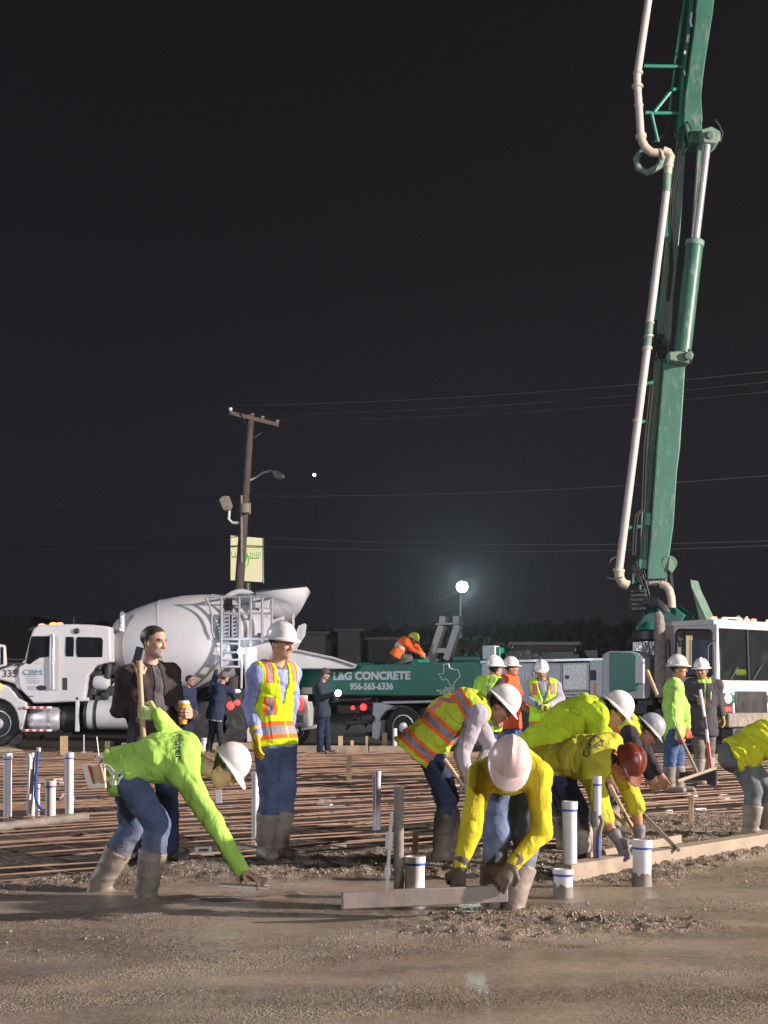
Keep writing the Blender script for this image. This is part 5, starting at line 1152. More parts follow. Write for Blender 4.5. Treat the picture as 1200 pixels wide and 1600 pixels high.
    u = nrm(b_(1086,378,-.45)-b_(1066,552,-.45)); MB().lathe(b_(1085,385,-.45), u, [(0,15*k_),(9*k_,15*k_)], n=32).obj('cylinder_collar', M['dusty_green'], root, bevel=.01)
    MB().lathe(b_(1086,378,-.45), nrm(b_(1105,218,-.45)-b_(1086,378,-.45)), [(0,7*k_),(np.linalg.norm(b_(1105,218)-b_(1086,378)),7*k_)], n=24).obj('cylinder_rod', M['chrome'], root)
    MB().prism(*pb([(1045,549),(1079,546),(1081,560),(1076,568),(1046,563)], -.62,.0)).cyl(b_(1076,556,-.75), b_(1076,556,.1), .10).obj('lower_clevis', M['dusty_green'], root, bevel=.03)
    MB().prism(*pb([(1095,202),(1112,197),(1126,205),(1126,218),(1118,224),(1100,222)], -.62,.0)).cyl(b_(1110,211,-.7), b_(1110,211,.1), .09).prism(*pb([(1090,230),(1098,215),(1104,215),(1094,300),(1084,372),(1081,372)], -.2,-.1)).obj('upper_clevis', M['dusty_green'], root, bevel=.03)
    MB().tube([b_(1117,187,-.5),b_(1124,196,-.55),b_(1129,208,-.55),b_(1125,222,-.5)], .02).tube([b_(1078,545,-.65),b_(1083,555,-.65),b_(1078,568,-.6),b_(1060,564,-.65)], .02).obj('grease_hose', M['wire'], root)
    # delivery pipe with elbows and clamps
    P_ = M['pipe_cream']; yo = -.35; rp = 6.2*k_
    MB().cyl(b_(967,892,yo), b_(1011,545,yo), rp, n=18).obj('delivery_pipe', P_, root)
    MB().cyl(b_(1011,545,yo), b_(1015,505,yo), rp*1.02, n=18).obj('delivery_pipe', M['dusty_green'], root)
    MB().cyl(b_(1015,505,yo), b_(1041,300,yo), rp, n=18).obj('delivery_pipe', P_, root)
    MB().cyl(b_(1041,300,yo), b_(1043,270,yo), rp*1.05, n=18).obj('delivery_pipe', M['dusty_green'], root)
    MB().tube([b_(1043,272,yo),b_(1045,255,yo),b_(1048,245,yo),b_(1044,238,yo),b_(1036,235,yo)], rp*1.1, n=16).obj('delivery_elbow', M['pipe_elbow'], root)
    MB().tube([b_(1030,239,yo),b_(1018,238,yo),b_(1008,230,yo),b_(1003,220,yo),b_(1001,208,yo)], rp*1.1, n=16).obj('delivery_elbow', M['pipe_elbow'], root)
    MB().cyl(b_(1001,208,yo), b_(996,135,yo), rp, n=18).obj('delivery_pipe', P_, root)
    MB().tube([b_(996,135,yo),b_(995.5,122,yo),b_(997,108,yo),b_(1013,0,yo),b_(1036,-160,yo)], rp, n=18).obj('delivery_pipe', P_, root)
    MB().tube([b_(967,892,yo),b_(968,903,yo),b_(973,911,yo),b_(982,915,yo)], rp*1.25, n=16).obj('delivery_elbow', M['pipe_elbow'], root)
    cl = MB()
    for x,y,x2,y2,f in ((1001,210,1002,216,1.45),(996,133,996,137,1.5),(997,112,997,116,1.3),(998,163,998,166,1.2),(1031,241,1034,240,1.5),(1044,257,1044,262,1.35),(1011,542,1011.5,547,1.3),(1013,524,1013.4,527,1.3),(996,655,995.5,660,1.15),(967,889,966.5,894,1.5),(1015,505,1015.5,503,1.2)): MB().cyl(b_(x,y,yo), b_(x2,y2,yo), rp*f, n=16).obj('pipe_clamp', M['pipe_elbow'], root, bevel=.006)
    tr = MB()
    for p0,p1 in (((1006,103),(1069,104)),((1008,176),(1062,177)),((1022,175),(1050,140)),((1050,140),(1060,139)),((1018,178),(1028,222)),((1000,660),(1020,655)),((1008,600),(1026,596)),((978,825),(1006,822))): MB().cyl(b_(*p0,yo*.6), b_(*p1,-.1), .045, n=8).obj('pipe_bracket', M['green'], root)
    for x0,y0,x1,y1 in ((1071,-10,1058,90),(1066,20,1054,100),(1054,110,1046,172)): MB().cyl(b_(x0,y0,-.1), b_(x1,y1,-.1), .03, n=6).obj('side_rail', M['green'], root)
    MB().tube([b_(1040,232,0),b_(1030,260,0),b_(1012,270,0),b_(997,262,0),b_(994,248,0),b_(1000,240,0),b_(1004,236,0)], .085, n=10).obj('end_hose', M['dusty_green'], root)
    MB().tube([b_(1018,222,.0),b_(1030,218,0),b_(1040,205,0),b_(1042,190,0)], .03).tube([b_(962,870,-.5),b_(955,874,-.6),b_(952,880,-.6)], .015).tube([b_(972,902,-.5),b_(960,905,-.6),b_(948,903,-.6)], .015).obj('loose_cable', M['wire'], root)
pump()

# ---------------------------------------------------------------- small white vehicle tail behind
def pickup():
    Y = 38.; root = empty('pickup_truck', at(480,1158,Y)*[1,1,0], 'white pickup seen as a slice of tailgate and wheel behind the vested man', 'pickup')
    q = lambda x,y,d=0: at(x,y,Y)+np.array([0,d,0])
    MB().prism([q(x,y) for x,y in ((380,1085),(388,1060),(430,1058),(440,1083),(474,1084),(482,1096),(485,1108),(484,1136),(380,1140))], (0,1.8,0)).obj('body', M['cab_white'], root, bevel=.06)
    MB().prism([q(x,y,-.01) for x,y in ((470,1137),(495,1133),(496,1139),(470,1142))], (0,1.6,0)).obj('bumper', M['alu'], root, bevel=.02)
    wheel(q(462,1142,.2), (0,1,0), .36, .25, root)
    MB().sphere(q(469,1100,-.02), .13, (.6,.5,1.2)).obj('tail_lamp', M['lamp_red'], root)
pickup()

# ================================================================ pole, sign, wires, lamps, far things
def utility_pole():
    Y = 45.; q = lambda x,y,d=0.: at(x,y,Y)+np.array([0,d,0])
    root = empty('utility_pole', q(360,1152)*[1,1,0], 'leaning dark timber utility pole carrying wires, crossarm and street lamp', 'pole')
    k = Y/FPX
    MB().lathe(q(358,1150)*[1,1,0], q(392,648)-q(358,1150)*[1,1,0], [(0,.19),(np.linalg.norm(q(392,648)-q(358,1150)*[1,1,0]),.11)], n=16).obj('post', M['pole_wood'], root)
    MB().bar(at(357,645,44.3), at(434,664,45.7), .12,.14).obj('crossarm', M['pole_wood'], root, bevel=.01)
    MB().cyl(q(378,651,-.5), q(386,668), .03).cyl(q(407,670,.5), q(396,684), .03).obj('brace', M['dark_steel'], root)
    for x,y,d,m in ((360,639,-.6,'pvc'),(394,648,0,'pvc'),(410,652,.3,'pvc'),(433,658,.6,'pvc')):
        MB().cyl(at(x,y+5,Y+d), at(x,y-1,Y+d), .04).sphere(at(x,y,Y+d), .07,(1,1,.8)).obj('insulator', M['pvc' if x==360 else 'pvc_dirty'], root)
    MB().tube([q(391,750),q(400,746),q(412,740,-.2),q(424,739,-.4)], .035).obj('lamp_arm', M['alu'], root)
    MB().prism([q(x,y,-.5) for x,y in ((424,738),(434,738),(446,746),(442,751),(436,753),(429,749))], (0,.3,0)).obj('street_lamp_head', M['dark_steel'], root, bevel=.03)
    MB().tube([q(376,817),q(364,818,-.2),q(359,813,-.3),q(360,800,-.3)], .05).obj('flood_arm', M['alu'], root)
    MB().prism([q(x,y,-.5) for x,y in ((344,784),(350,778),(360,778),(365,793),(362,799),(352,801),(349,796))], (0,.35,0)).obj('flood_lamp', M['pvc_dirty'], root, bevel=.03)
    MB().cyl(q(385,804,-.35), q(385,790,-.35), .18, n=20).obj('meter_box', M['pvc_dirty'], root); MB().cyl(q(392,806,-.4), q(392,788,-.4), .03).cyl(q(378,775,-.15), q(378,880,-.15), .04).obj('conduit', M['pvc_dirty'], root)
utility_pole()
def wire(pts, Y, label, r=.010):
    P3 = []; 
    for i, (x,y) in enumerate(pts): P3.append(at(x,y,Y[i] if isinstance(Y,(list,tuple)) else Y))
    out = []
    for a,b in zip(P3[:-1],P3[1:]):
        for t in np.linspace(0,1,14)[:-1]: p = a+(b-a)*t; p = p-np.array([0,0,1])*np.linalg.norm(b-a)*.012*4*t*(1-t); out.append(p)
    out.append(P3[-1]); o = MB().tube(out, r, n=5).obj('overhead_wire', M['wire'], sharp=None); tag(o, label, 'wire', 'power lines across the night sky')
wire([(-60,668),(360,634),(1260,574)], [52,43.8,38], 'uppermost overhead wire passing the tip of the crossarm', .013)
wire([(-60,690),(410,648),(1260,590)], [52,45.6,38], 'second overhead wire from the middle insulator', .013)
wire([(-60,700),(434,657),(1260,606)], [52,46.2,38], 'third overhead wire leaving the far insulator of the crossarm', .013)
wire([(-60,800),(380,775),(1260,738)], [55,45,40], 'overhead wire crossing at the height of the flood lamp on the pole', .014)
wire([(-60,850),(378,838),(1260,843)], [55,45,40], 'overhead wire running just above the lit sign', .014)
wire([(-60,856),(378,852),(1260,850)], [55,45,40], 'lowest long overhead wire across the lit sign', .014)
wire([(660,943),(722,924)], [60,64], 'short stay wire climbing toward the glaring street light', .02)
wire([(672,965),(735,945)], [60,64], 'lower short wire below the glaring street light', .015)
# backlit sign
def lit_sign():
    Y = 49.; q = lambda x,y,d=0.: at(x,y,Y)+np.array([0,d,0]); root = empty('lit_sign', q(386,1148)*[1,1,0], 'pale yellow backlit sign board with green lettering behind the pole', 'sign')
    MB().prism([q(x,y) for x,y in ((359.5,836),(411,840),(411,910.5),(359.5,907.5))], (0,.35,0)).obj('frame', M['dark_steel'], root)
    MB().prism([q(x,y,-.02) for x,y in ((360.5,837),(376.5,838.3),(376.5,907.3),(360.5,906.5))], (0,.03,0)).prism([q(x,y,-.02) for x,y in ((377.5,838.4),(410,841),(410,909.5),(377.5,907.5))], (0,.03,0)).obj('lit_face', M['sign_lit'], root)
    gm = mat('sign_green_letter', (.10,.42,.04), .5, emit=(.10,.45,.04), estr=.35)
    lettering('LIM', q(370,866.5,-.02), (1,0,0), (0,0,1), .17, gm, root, stretch=1.15, bold=0); lettering('LINE', q(396.5,867.5,-.02), (1,0,0), (0,0,1), .17, gm, root, stretch=1.1, bold=0)
    MB().bar(q(363,870.5,-.03), q(375,870.8,-.03), .01,.03).bar(q(388,872,-.03), q(405,872.4,-.03), .01,.03).obj('underline', M['text_dark'], root)
    MB().tube([q(386,858,-.03),q(383,866,-.03),q(386,872,-.03),q(382,880,-.03),q(384,886,-.03),q(388,882,-.03),q(389,873,-.03),q(386,864,-.03)], .022, n=6).obj('leaf_mark', gm, root)
    MB().cyl(q(385,910,.2), q(385,1148,.2)*[1,1,0], .12).obj('post', M['dark_steel'], root)
    MB().bar(q(360,854.5,-.06), q(410,855.2,-.06), .02,.03).obj('seam', M['dark_steel'], root)
lit_sign()
def street_light():
    Y = 68.; q = lambda x,y,d=0.: at(x,y,Y)+np.array([0,d,0]); root = empty('street_light', q(722,1130)*[1,1,0], 'distant street light glaring greenish white above the pump truck', 'street light')
    MB().sphere(q(722,917), .28, (1,.9,.95), n=24).obj('globe', M['lamp_white'], root)
    MB().cyl(q(724,919,3.0), q(726,1150,3.0)*[1,1,0], .07).cyl(q(722,917,.2), q(723,918,3.0), .04).obj('post', M['black'], root)
    l = bpy.data.lights.new('street_light_glow','POINT'); l.energy = 2000; l.color = (.68,.98,.95); l.shadow_soft_size = .4; lo = bpy.data.objects.new('street_light_glow', l); lo.location = Vector(q(722,917,-.6))-Vector(ORG[root.name]); lo.parent = root; COL.objects.link(lo)
    Y = 160.; r2 = empty('mast_light', at(491,1100,Y)*[1,1,0], 'tiny far white light on a mast high beside the pole', 'mast light')
    MB().sphere(at(491,742,Y), .17).obj('lamp', M['lamp_white'], r2); MB().cyl(at(491,744,Y), at(491,1100,Y)*[1,1,0], .03).obj('post', M['black'], r2)
street_light()
# far buildings
def building(x0,x1,ytop,Y,dep,label,wins=4,col='silver_wall'):
    a = at(x0,ytop,Y); b = at(x1,ytop,Y); h = a[2]; root = empty('building', [(a[0]+b[0])/2,Y+dep/2,0], label, 'building', None)
    MB().box([(a[0]+b[0])/2,Y+dep/2,h/2], (b[0]-a[0],dep,h)).obj('wall', M[col], root)
    MB().box([(a[0]+b[0])/2,Y+dep/2,h+.12], (b[0]-a[0]+.6,dep+.6,.22)).obj('roof', M['black'], root)
    for k in range(wins):
        x = a[0]+(b[0]-a[0])*(k+.5)/wins; MB().box([x,Y-.03,h*.45], (1.3,.06,1.3)).obj('window', M['glass_dark'], root)
M['silver_wall'] = mat('far_wall', (.05,.052,.05), .8, var=.3, vscale=.6); M['dark_wall'] = mat('dark_wall', (.02,.02,.02), .8, var=.3, vscale=.6)
building(464,508,992,95,12,'low grey building far behind the mixer chute',3); building(528,562,987,110,12,'narrow pale building far behind the pump truck',2); building(-60,48,966,120,20,'long dark flat building far behind the mixer cab',5,'dark_wall')
building(575,640,1000,120,15,'dark low shed behind the kneeling man on the pump truck',3,'dark_wall'); building(800,900,1008,105,14,'dark low shed right of the hedge beyond the silver tool boxes',4,'dark_wall')
def mass(name,label,x0,x1,prof,Y,dep,n,size):
    Vv=[];Ff=[];k=0
    px = RNG.uniform(x0,x1,n); 
    for x in px:
        top = np.interp(x,[p[0] for p in prof],[p[1] for p in prof])+6*(float(vnoise(np.array([[x*.06,0,0]],np.float32))[0])-.5)*2
        zt = at(x,top,Y)[2]; z = random.random()**.6*zt; yy = Y+random.random()*dep; c = np.array([at(x,1000,Y)[0]*yy/Y, yy, z]); 
        a = RNG.normal(size=3); a = nrm(a); b = nrm(np.cross(a,RNG.normal(size=3))); s = size*random.uniform(.5,1.3)
        Vv += [c-a*s-b*s*.5, c+a*s-b*s*.5, c+a*s*.7+b*s*.6, c-a*s*.7+b*s*.6]; Ff.append((k,k+1,k+2,k+3)); k+=4
    o = mkobj(name, np.array(Vv), Ff, M['foliage'], smooth=False); o['kind']='stuff'; o['label']=label
mass('treeline','black line of trees along the night horizon',-120,1320,[(-120,978),(180,975),(480,988),(700,976),(900,972),(1100,978),(1320,980)],140,12,30000,.42)
mass('hedge','dim green hedge behind the boom rest, touched by the street light',690,800,[(690,1008),(720,996),(760,1002),(800,1010)],60,3,2600,.22)
# ================================================================ the people
GREY = (.20,.18,.19); JEAN = (.085,.115,.20); DJEAN = (.035,.045,.085); WH = (.74,.70,.68); BOOT = (.26,.22,.19); BLKB = (.03,.03,.03)
G1 = 'workers bent over the fresh slab'; G2 = 'people standing round the pour'; G3 = 'people far back by the trucks'
A = {}
A['left'] = person('bending worker in lime green shirt and white hard hat troweling at the left', 8.9, (196,1203,0), (303,1186,0), (352,1201,-.02), (.62,-.12,-.80), (.78,-.05,.60), az=0, roll=28,
  legR=((247,1288,0.0-.12),(228,1374,-.12)), legL=((206,1292,.12),(153,1368,.15)), armR=((333,1285,-.25),(378,1360,-.24)), armL=((270,1150,.20),(245,1116,.05)),
  shirt=dict(col=(.40,.66,.12), off=.026, hem=-.10, fold=.012, freq=(9,6,6)), pants=JEAN, boots=((.30,.24,.20), .62), gloveL=(.42,.55,.20), hat=(WH,'cap'), skin=(.60,.36,.25), curlR=.75, curlL=1.5,
  handR=((.85,-.2,-.35),(0,0,-1)), handL=((-1,-.1,.12),(0,1,0),-1), footaz=-5, group=G1, bulge=.05, girth=1.0, hz=.015)
A['phone'] = person('bareheaded man in dark open jacket with phone at his ear and orange cup', 10.7, (240,1165,0), (230,1044,0), (240,1004,-.05), dirv(-28,-4), az=-40, caz=-52,
  legR=((206,1252,-.03),(206,1324,0.)), legL=((262,1245,-.05),(264,1325,-.03)), armR=((186,1108,-.03),(219,1058,-.20)), armL=((279,1124,-.02),(299,1117,-.20)),
  shirt=dict(col=(.055,.043,.041), off=.024, hem=-.26, fold=.012, open=(.11,.095,.105), jacket=True), pants=DJEAN, boots=None, hair=(.045,.035,.03), beard='full', curlR=1.0, curlL=1.05, skin=(.52,.31,.22),
  handR=((-.10,-.25,.95),(-.6,.6,.1),-1), handL=((-.05,-.9,.12),(-1,-.1,0),-1), footaz=-50, group=G2, girth=1.1)
A['vest'] = person('standing man in yellow vest over blue shirt with yellow glove and full-brim white hard hat', 10.8, (430,1160,0), (428,1041,0), (440,1006,-.06), dirv(-38,-6), az=-42, caz=-46,
  legR=((422,1240,-.05),(414,1308,0.)), legL=((446,1235,0.),(436,1306,.05)), armR=((391,1103,-.02),(401,1150,-.20)), armL=((456,1098,.22),(450,1146,.30)),
  shirt=dict(col=(.30,.34,.62), off=.016, collar=(.16,.15,.14), fold=.014, hem=-.04), vest=dict(col=(.62,.80,.02), hem=-.03, bands=[(.03,.26)], vert=(.80,1.1), rects=[(-.15,-.07,.34,.62)], vx=(.085,.155), off=.030, opening=.06), pants=JEAN, boots=((.33,.28,.25), .66),
  gloveR=(.85,.52,.03), gloveL=(.85,.52,.03), hat=(WH,'full','orange'), beard=True, handR=((.08,-.15,-1),(.6,.3,0)), curlR=.35, footaz=-60, group=G2, skin=(.52,.30,.19), girth=.90)
A['orange_back'] = person('bending worker in yellow vest with orange bands over a grey hoodie', 10.6, (668,1160,0), (748,1102,0), (781,1104,-.05), (.68,-.15,-.72), (.72,-.05,.69), az=0, roll=14,
  legR=((700,1248,-.06),(690,1327,-.10)), legL=((694,1244,.12),(712,1322,.18)), armR=((722,1178,-.22),(731,1218,-.25)), armL=((768,1168,.15),(742,1212,-.05)),
  shirt=dict(col=(.42,.38,.42), off=.022, hem=-.10, fold=.012), vest=dict(col=(.52,.62,.05), opening=0, bands=[(-.22,-.02),(.20,.42),(.66,.84)], vert=(.30,.68), vx=(.07,.15), hem=-.14, off=.044, fold=.018), pants=DJEAN, boots=((.035,.033,.03), .70),
  gloveR=(.45,.42,.42), gloveL=(.05,.05,.05), hat=(WH,'full'), curlR=.9, curlL=.9, footaz=0, group=G1, skin=(.42,.21,.13), bulge=.06)
A['board'] = person('crouching worker in mustard yellow shirt facing the camera pulling the screed board', 8.30, (806,1206,.36), (795,1212,-.10), (795,1198,-.28), (-.12,-.66,-.74), (.06,-.74,.67), az=-88, caz=-92,
  legR=((776,1310,.05),(768,1396,.0)), legL=((824,1312,.05),(800,1394,-.06)), armR=((735,1300,-.22),(719,1356,-.30)), armL=((846,1300,-.22),(800,1351,-.32)),
  girth=.88, shirt=dict(col=(.62,.51,.03), off=.020, hem=-.06, fold=.013, freq=(6,9,8)), pants=(.12,.155,.25), boots=((.38,.30,.25), .60), gloveR=(.10,.08,.06), gloveL=(.16,.12,.09), hat=((.66,.50,.46),'cap',None,1.10), curlR=1.0, curlL=.75,
  handR=((-.15,-.35,-.92),(.2,.95,-.2),-1), handL=((-.55,-.30,-.78),(.1,.95,-.2),1), footaz=-95, group=G1, bulge=.04, hz=.02)
A['back_yellow'] = person('bending worker in crumpled yellow shirt and plain white hard hat behind the brown hat', 11.3, (852,1158,0), (935,1108,0), (960,1112,-.04), (.70,-.10,-.70), (.70,-.1,.70), az=0, roll=14,
  legR=((872,1245,.05),(884,1318,.1)), legL=((880,1240,.25),(900,1316,.3)), armR=((930,1170,-.12),(950,1210,-.1)), armL=((958,1168,.2),(975,1208,.1)),
  shirt=dict(col=(.45,.60,.03), off=.030, hem=-.16, fold=.020, freq=(9,5,6)), pants=(.03,.035,.05), boots=(BOOT,.6), hat=(WH,'full'), group=G1, bulge=.05)
A['brown'] = person('bending worker in olive yellow shirt with glossy brown hard hat reaching down', 10.35, (868,1195,.15), (950,1186,-.15), (977,1195,-.25), (.28,-.35,-.90), (.62,-.62,.45), az=-12, caz=-22, roll=34,
  legR=((902,1265,.0),(908,1336,.0)), legL=((890,1258,.25),(926,1322,.30)), armR=((944,1276,-.28),(964,1310,-.35)), armL=((993,1258,-.10),(1000,1304,-.12)),
  shirt=dict(col=(.50,.46,.045), off=.028, hem=-.14, sleeve='elbow', fold=.013, freq=(7,6,7)), pants=DJEAN, boots=((.34,.28,.24), .62), gloveR=(.17,.155,.17), gloveL=(.20,.185,.20), hat=((.17,.035,.015),'cap'), skin=(.50,.22,.12), curlR=.6, curlL=.5,
  handR=((.45,-.1,-.88),(-.4,-.7,-.3)), handL=((.05,-.1,-1),(-.9,.2,0)), footaz=-10, group=G1, bulge=.05, hz=.03)
A['silver'] = person('bending worker in banded vest with silver grey hard hat', 12.8, (925,1180,.1), (988,1132,0), (1012,1143,-.05), (.66,-.12,-.74), (.74,-.1,.66), az=0, roll=8,
  legR=((938,1245,0),(930,1290,0)), legL=((950,1240,.2),(958,1288,.2)), armR=((1000,1180,-.15),(1015,1212,-.15)), armL=((1010,1176,.1),(1028,1206,.1)),
  shirt=dict(col=(.05,.04,.05), off=.02, hem=-.1), vest=dict(col=(.60,.72,.05), opening=0, bands=[(-.18,.02),(.52,.76)], vert=(.76,1.1), off=.04, fold=.012), pants=(.03,.03,.04), boots=(BOOT,.6), hat=((.34,.33,.36),'full','orange'), skin=(.46,.23,.14), group=G1)
A['green_stand'] = person('standing worker in lime green shirt with red glove leaning on a tool handle', 18.2, (1054,1142,0), (1054,1064,0), (1060,1045,-.04), dirv(-25,0), az=-14, caz=-10,
  legR=((1046,1186,-.03),(1046,1226,0)), legL=((1060,1184,.05),(1060,1226,.06)), armR=((1046,1108,-.06),(1060,1146,-.16)), armL=((1070,1104,.08),(1074,1136,-.02)),
  shirt=dict(col=(.40,.70,.14), off=.024, hem=-.12, fold=.014, collar=(.55,.22,.22)), pants=(.06,.10,.20), girth=.88, boots=((.24,.22,.20), .72), gloveR=(.72,.09,.08), gloveL=(.6,.12,.08), hat=(WH,'full',None,1.05), skin=(.42,.20,.11), curlR=1.1, footaz=-20, group=G2)
A['grey_jacket'] = person('standing worker in charcoal zip jacket holding a red shovel handle', 19.9, (1099,1136,0), (1100,1064,0), (1096,1048,-.05), dirv(-118,-4), az=-95,
  legR=((1093,1172,-.03),(1092,1206,0)), legL=((1108,1170,0),(1106,1204,.02)), armR=((1078,1090,.0),(1088,1093,-.18)), armL=((1122,1092,.02),(1128,1118,-.02)),
  shirt=dict(col=(.075,.068,.075), off=.032, hem=-.12, zip=(.45,.75,.25), collar=(.45,.80,.10), jacket=True, fold=.010), pants=(.13,.12,.10), boots=((.36,.31,.27), .70), gloveL=(.6,.45,.12), hat=(WH,'full',None,1.05), skin=(.32,.16,.10), curlR=.9, footaz=-80, group=G2)
A['edge'] = person('crouching worker in bright yellow shirt cut off by the picture edge', 12.4, (1153,1180,0), (1238,1152,0), (1270,1165,0), (.7,0,-.7), (.7,0,.7), az=0, roll=12,
  legR=((1178,1236,-.1),(1173,1288,-.1)), legL=((1200,1232,.1),(1199,1286,.1)), armR=((1250,1215,-.1),(1262,1260,-.1)), armL=((1262,1212,.1),(1275,1255,.1)),
  shirt=dict(col=(.58,.60,.03), off=.036, hem=-.07, fold=.019, freq=(9,5,6)), pants=(.13,.15,.16), boots=((.30,.26,.22), .62), hat=(WH,'full'), group=G1, girth=1.1, bulge=.07)
A['vest_back'] = person('worker seen from behind in lime vest with white hard hat at the silver boxes', 20., (763,1128,0), (764,1062,0), (774,1045,.02), dirv(32,0), az=48,
  legR=((762,1168,0),(764,1206,0)), legL=((772,1166,.1),(776,1204,.1)), armR=((768,1094,-.2),(778,1120,-.2)), armL=((752,1090,.1),(762,1116,.2)),
  shirt=dict(col=(.06,.045,.045), off=.024), vest=dict(col=(.42,.75,.08), opening=0, bands=[(-.12,.06)], vert=(.05,1.1), vx=(.085,.13), off=.042, trim=(.42,.75,.08)), pants=(.05,.08,.20), boots=(BOOT,.5), hat=(WH,'full',None,1.08), skin=(.42,.22,.14), group=G2)
A['orange_side'] = person('man in orange shirt and white hard hat facing right beside the vested men', 21., (798,1122,0), (794,1058,0), (799,1044,-.03), dirv(-12,0), az=-30,
  legR=((800,1160,0),(800,1198,0)), legL=((808,1160,.1),(810,1198,.1)), armR=((796,1088,-.15),(812,1100,-.25)), armL=((812,1088,.1),(820,1100,.0)),
  shirt=dict(col=(.72,.12,.04), off=.026), pants=(.05,.09,.24), boots=(BOOT,.5), hat=(WH,'full',None,.98), skin=(.42,.20,.13), group=G2)
A['vest_front'] = person('worker facing the camera in lime vest with orange patches and hands clasped', 20.6, (850,1127,0), (848,1066,0), (846,1049,-.05), dirv(-95,-14), az=-92,
  legR=((842,1165,0),(842,1202,0)), legL=((858,1165,0),(858,1202,0)), armR=((823,1092,-.02),(843,1103,-.28)), armL=((876,1092,-.02),(858,1102,-.28)),
  shirt=dict(col=(.36,.34,.42), off=.026), vest=dict(col=(.50,.78,.05), bands=[(-.20,-.01)], vert=(.70,1.0), vx=(.09,.165), hem=-.16, off=.042, opening=.085), pants=(.04,.05,.08), boots=(BOOT,.5), gloveL=(.55,.60,.10), hat=(WH,'cap',None,1.0), skin=(.36,.18,.11), group=G2)
A['mixer_man'] = person('man in navy shirt and cap with his back turned reaching up at the mixer ladder', 31., (337,1112,0), (345,1072,0), (351,1058,.02), dirv(50,0), az=70,
  legR=((342,1138,0),(348,1158,0)), legL=((332,1138,.1),(326,1158,.1)), armR=((362,1080,-.1),(366,1092,.1)), armL=((334,1066,.15),(338,1048,.3)),
  shirt=dict(col=(.035,.045,.09), hemcol=(.5,.5,.52), hem=-.2, off=.03), pants=(.03,.035,.05), cap=(.16,.15,.14), group=G3)
A['hood_man'] = person('dark haired man in navy hoodie standing close to the mixer drum', 30.5, (290,1112,0), (292,1076,0), (297,1064,-.03), dirv(-25,0), az=-35,
  legR=((288,1138,0),(288,1158,0)), legL=((296,1138,.1),(298,1158,.1)), armR=((284,1095,-.1),(290,1112,-.2)), armL=((302,1095,.1),(306,1110,0)),
  shirt=dict(col=(.03,.04,.08), hem=-.2, off=.034), pants=(.02,.025,.05), skin=(.36,.16,.11), group=G3)
A['flash_man'] = person('man in dark navy clothes and cap holding a lit flashlight by the pump truck', 30.8, (505,1110,0), (503,1068,0), (508,1053,-.03), dirv(-5,-15), az=-20,
  legR=((500,1138,0),(500,1160,0)), legL=((510,1138,.1),(512,1160,.1)), armR=((505,1090,-.2),(520,1085,-.3)), armL=((512,1090,.15),(522,1092,0)),
  shirt=dict(col=(.035,.045,.06), hem=-.15, off=.030), pants=(.02,.028,.055), cap=(.10,.09,.075), skin=(.36,.22,.17), group=G3, curlR=1.)
A['kneeling'] = person('kneeling man in orange jacket and yellow hard hat on top of the pump truck', 34.6, (620,1024,0), (637,1000,0), (645,1000,-.05), (.8,-.2,-.55), (.55,0,.83), az=0, roll=10,
  legR=((640,1030,-.1),(624,1040,-.1)), legL=((640,1028,.2),(625,1040,.2)), armR=((644,1014,-.15),(656,1020,-.15)), armL=((652,1012,.1),(660,1022,.1)),
  shirt=dict(col=(.95,.17,.04), off=.04, bands=[(.40,.56)], jacket=True, fold=.02, hem=-.06), pants=(.10,.09,.08), hat=((.62,.75,.08),'cap',None,1.1), group=G3, hz=None)
# writing on two shirts
g = A['left']; T = g['T']; c = (T.P+T.u*T.L*.86)+(-T.f)*.05 + np.array([0,-.09,.0]); back = -T.f
wrapped('minter', c, -g['lc'], -T.u*-1., .05, M['text_dark'], g['shirt'], g['top'])
g = A['brown']; T = g['T']; c = (T.P+T.u*T.L*.88)
wrapped('Concrete', c, g['lc'], T.u*-1., .05, M['text_dark'], g['shirt'], g['top']); wrapped('Pena', T.P+T.u*T.L*1.0, g['lc'], T.u*-1., .04, M['text_dark'], g['shirt'], g['top'])

# ================================================================ tools in their hands and on the ground
def toolobj(name, label, cat, fn, m='wood', **k):
    mb = MB(); fn(mb); o = mb.obj(name, M[m], **k); return tag(o, label, cat)
g = A['left']
W = g['arms'][-1][1]
M['float_plate'] = mat('float_plate', (.80,.68,.60), .55, var=.1)
t = empty('hand_trowel', at(372,1387,8.62), 'flat magnesium float under the hand of the lime green bending worker', 'trowel')
hc = W+nrm(np.array([.85,-.2,-.35]))*.075+np.array([0,0,-.024]); a = hc+np.array([-.20,0,-.030]); b = hc+np.array([.09,.02,-.048]); up = np.array([0,0,1.])
MB().bar(a, b, .12, .014).obj('blade', M['float_plate'], t, bevel=.003)
MB().bar(a+(b-a)*.35+up*.045, a+(b-a)*.98+up*.045, .028,.028).bar(a+(b-a)*.42+up*.0, a+(b-a)*.44+up*.045, .02,.02).bar(a+(b-a)*.88+up*.0, a+(b-a)*.9+up*.045, .02,.02).obj('handle', M['form_wood'], t, bevel=.006)
A1 = g['arms'][1][1]
hh = A1+nrm(np.array([-1,-.1,.12]))*.082+np.array([0,.026,0]); dv_ = nrm(np.array([.10,.18,-1.]))
top = hh-dv_*.33; bot = hh+dv_*.62
sh_ = empty('long_handled_float', np.array([bot[0],bot[1],0]), 'upright pale wooden handle gripped high by the lime green bending worker', 'float')
MB().cyl(bot+[.0,.0,-.55], top, .017).obj('handle', M['wood'], sh_); MB().box(bot+[0,0,-.60], (.35,.09,.03)).obj('head', M['alu'], sh_, bevel=.006)
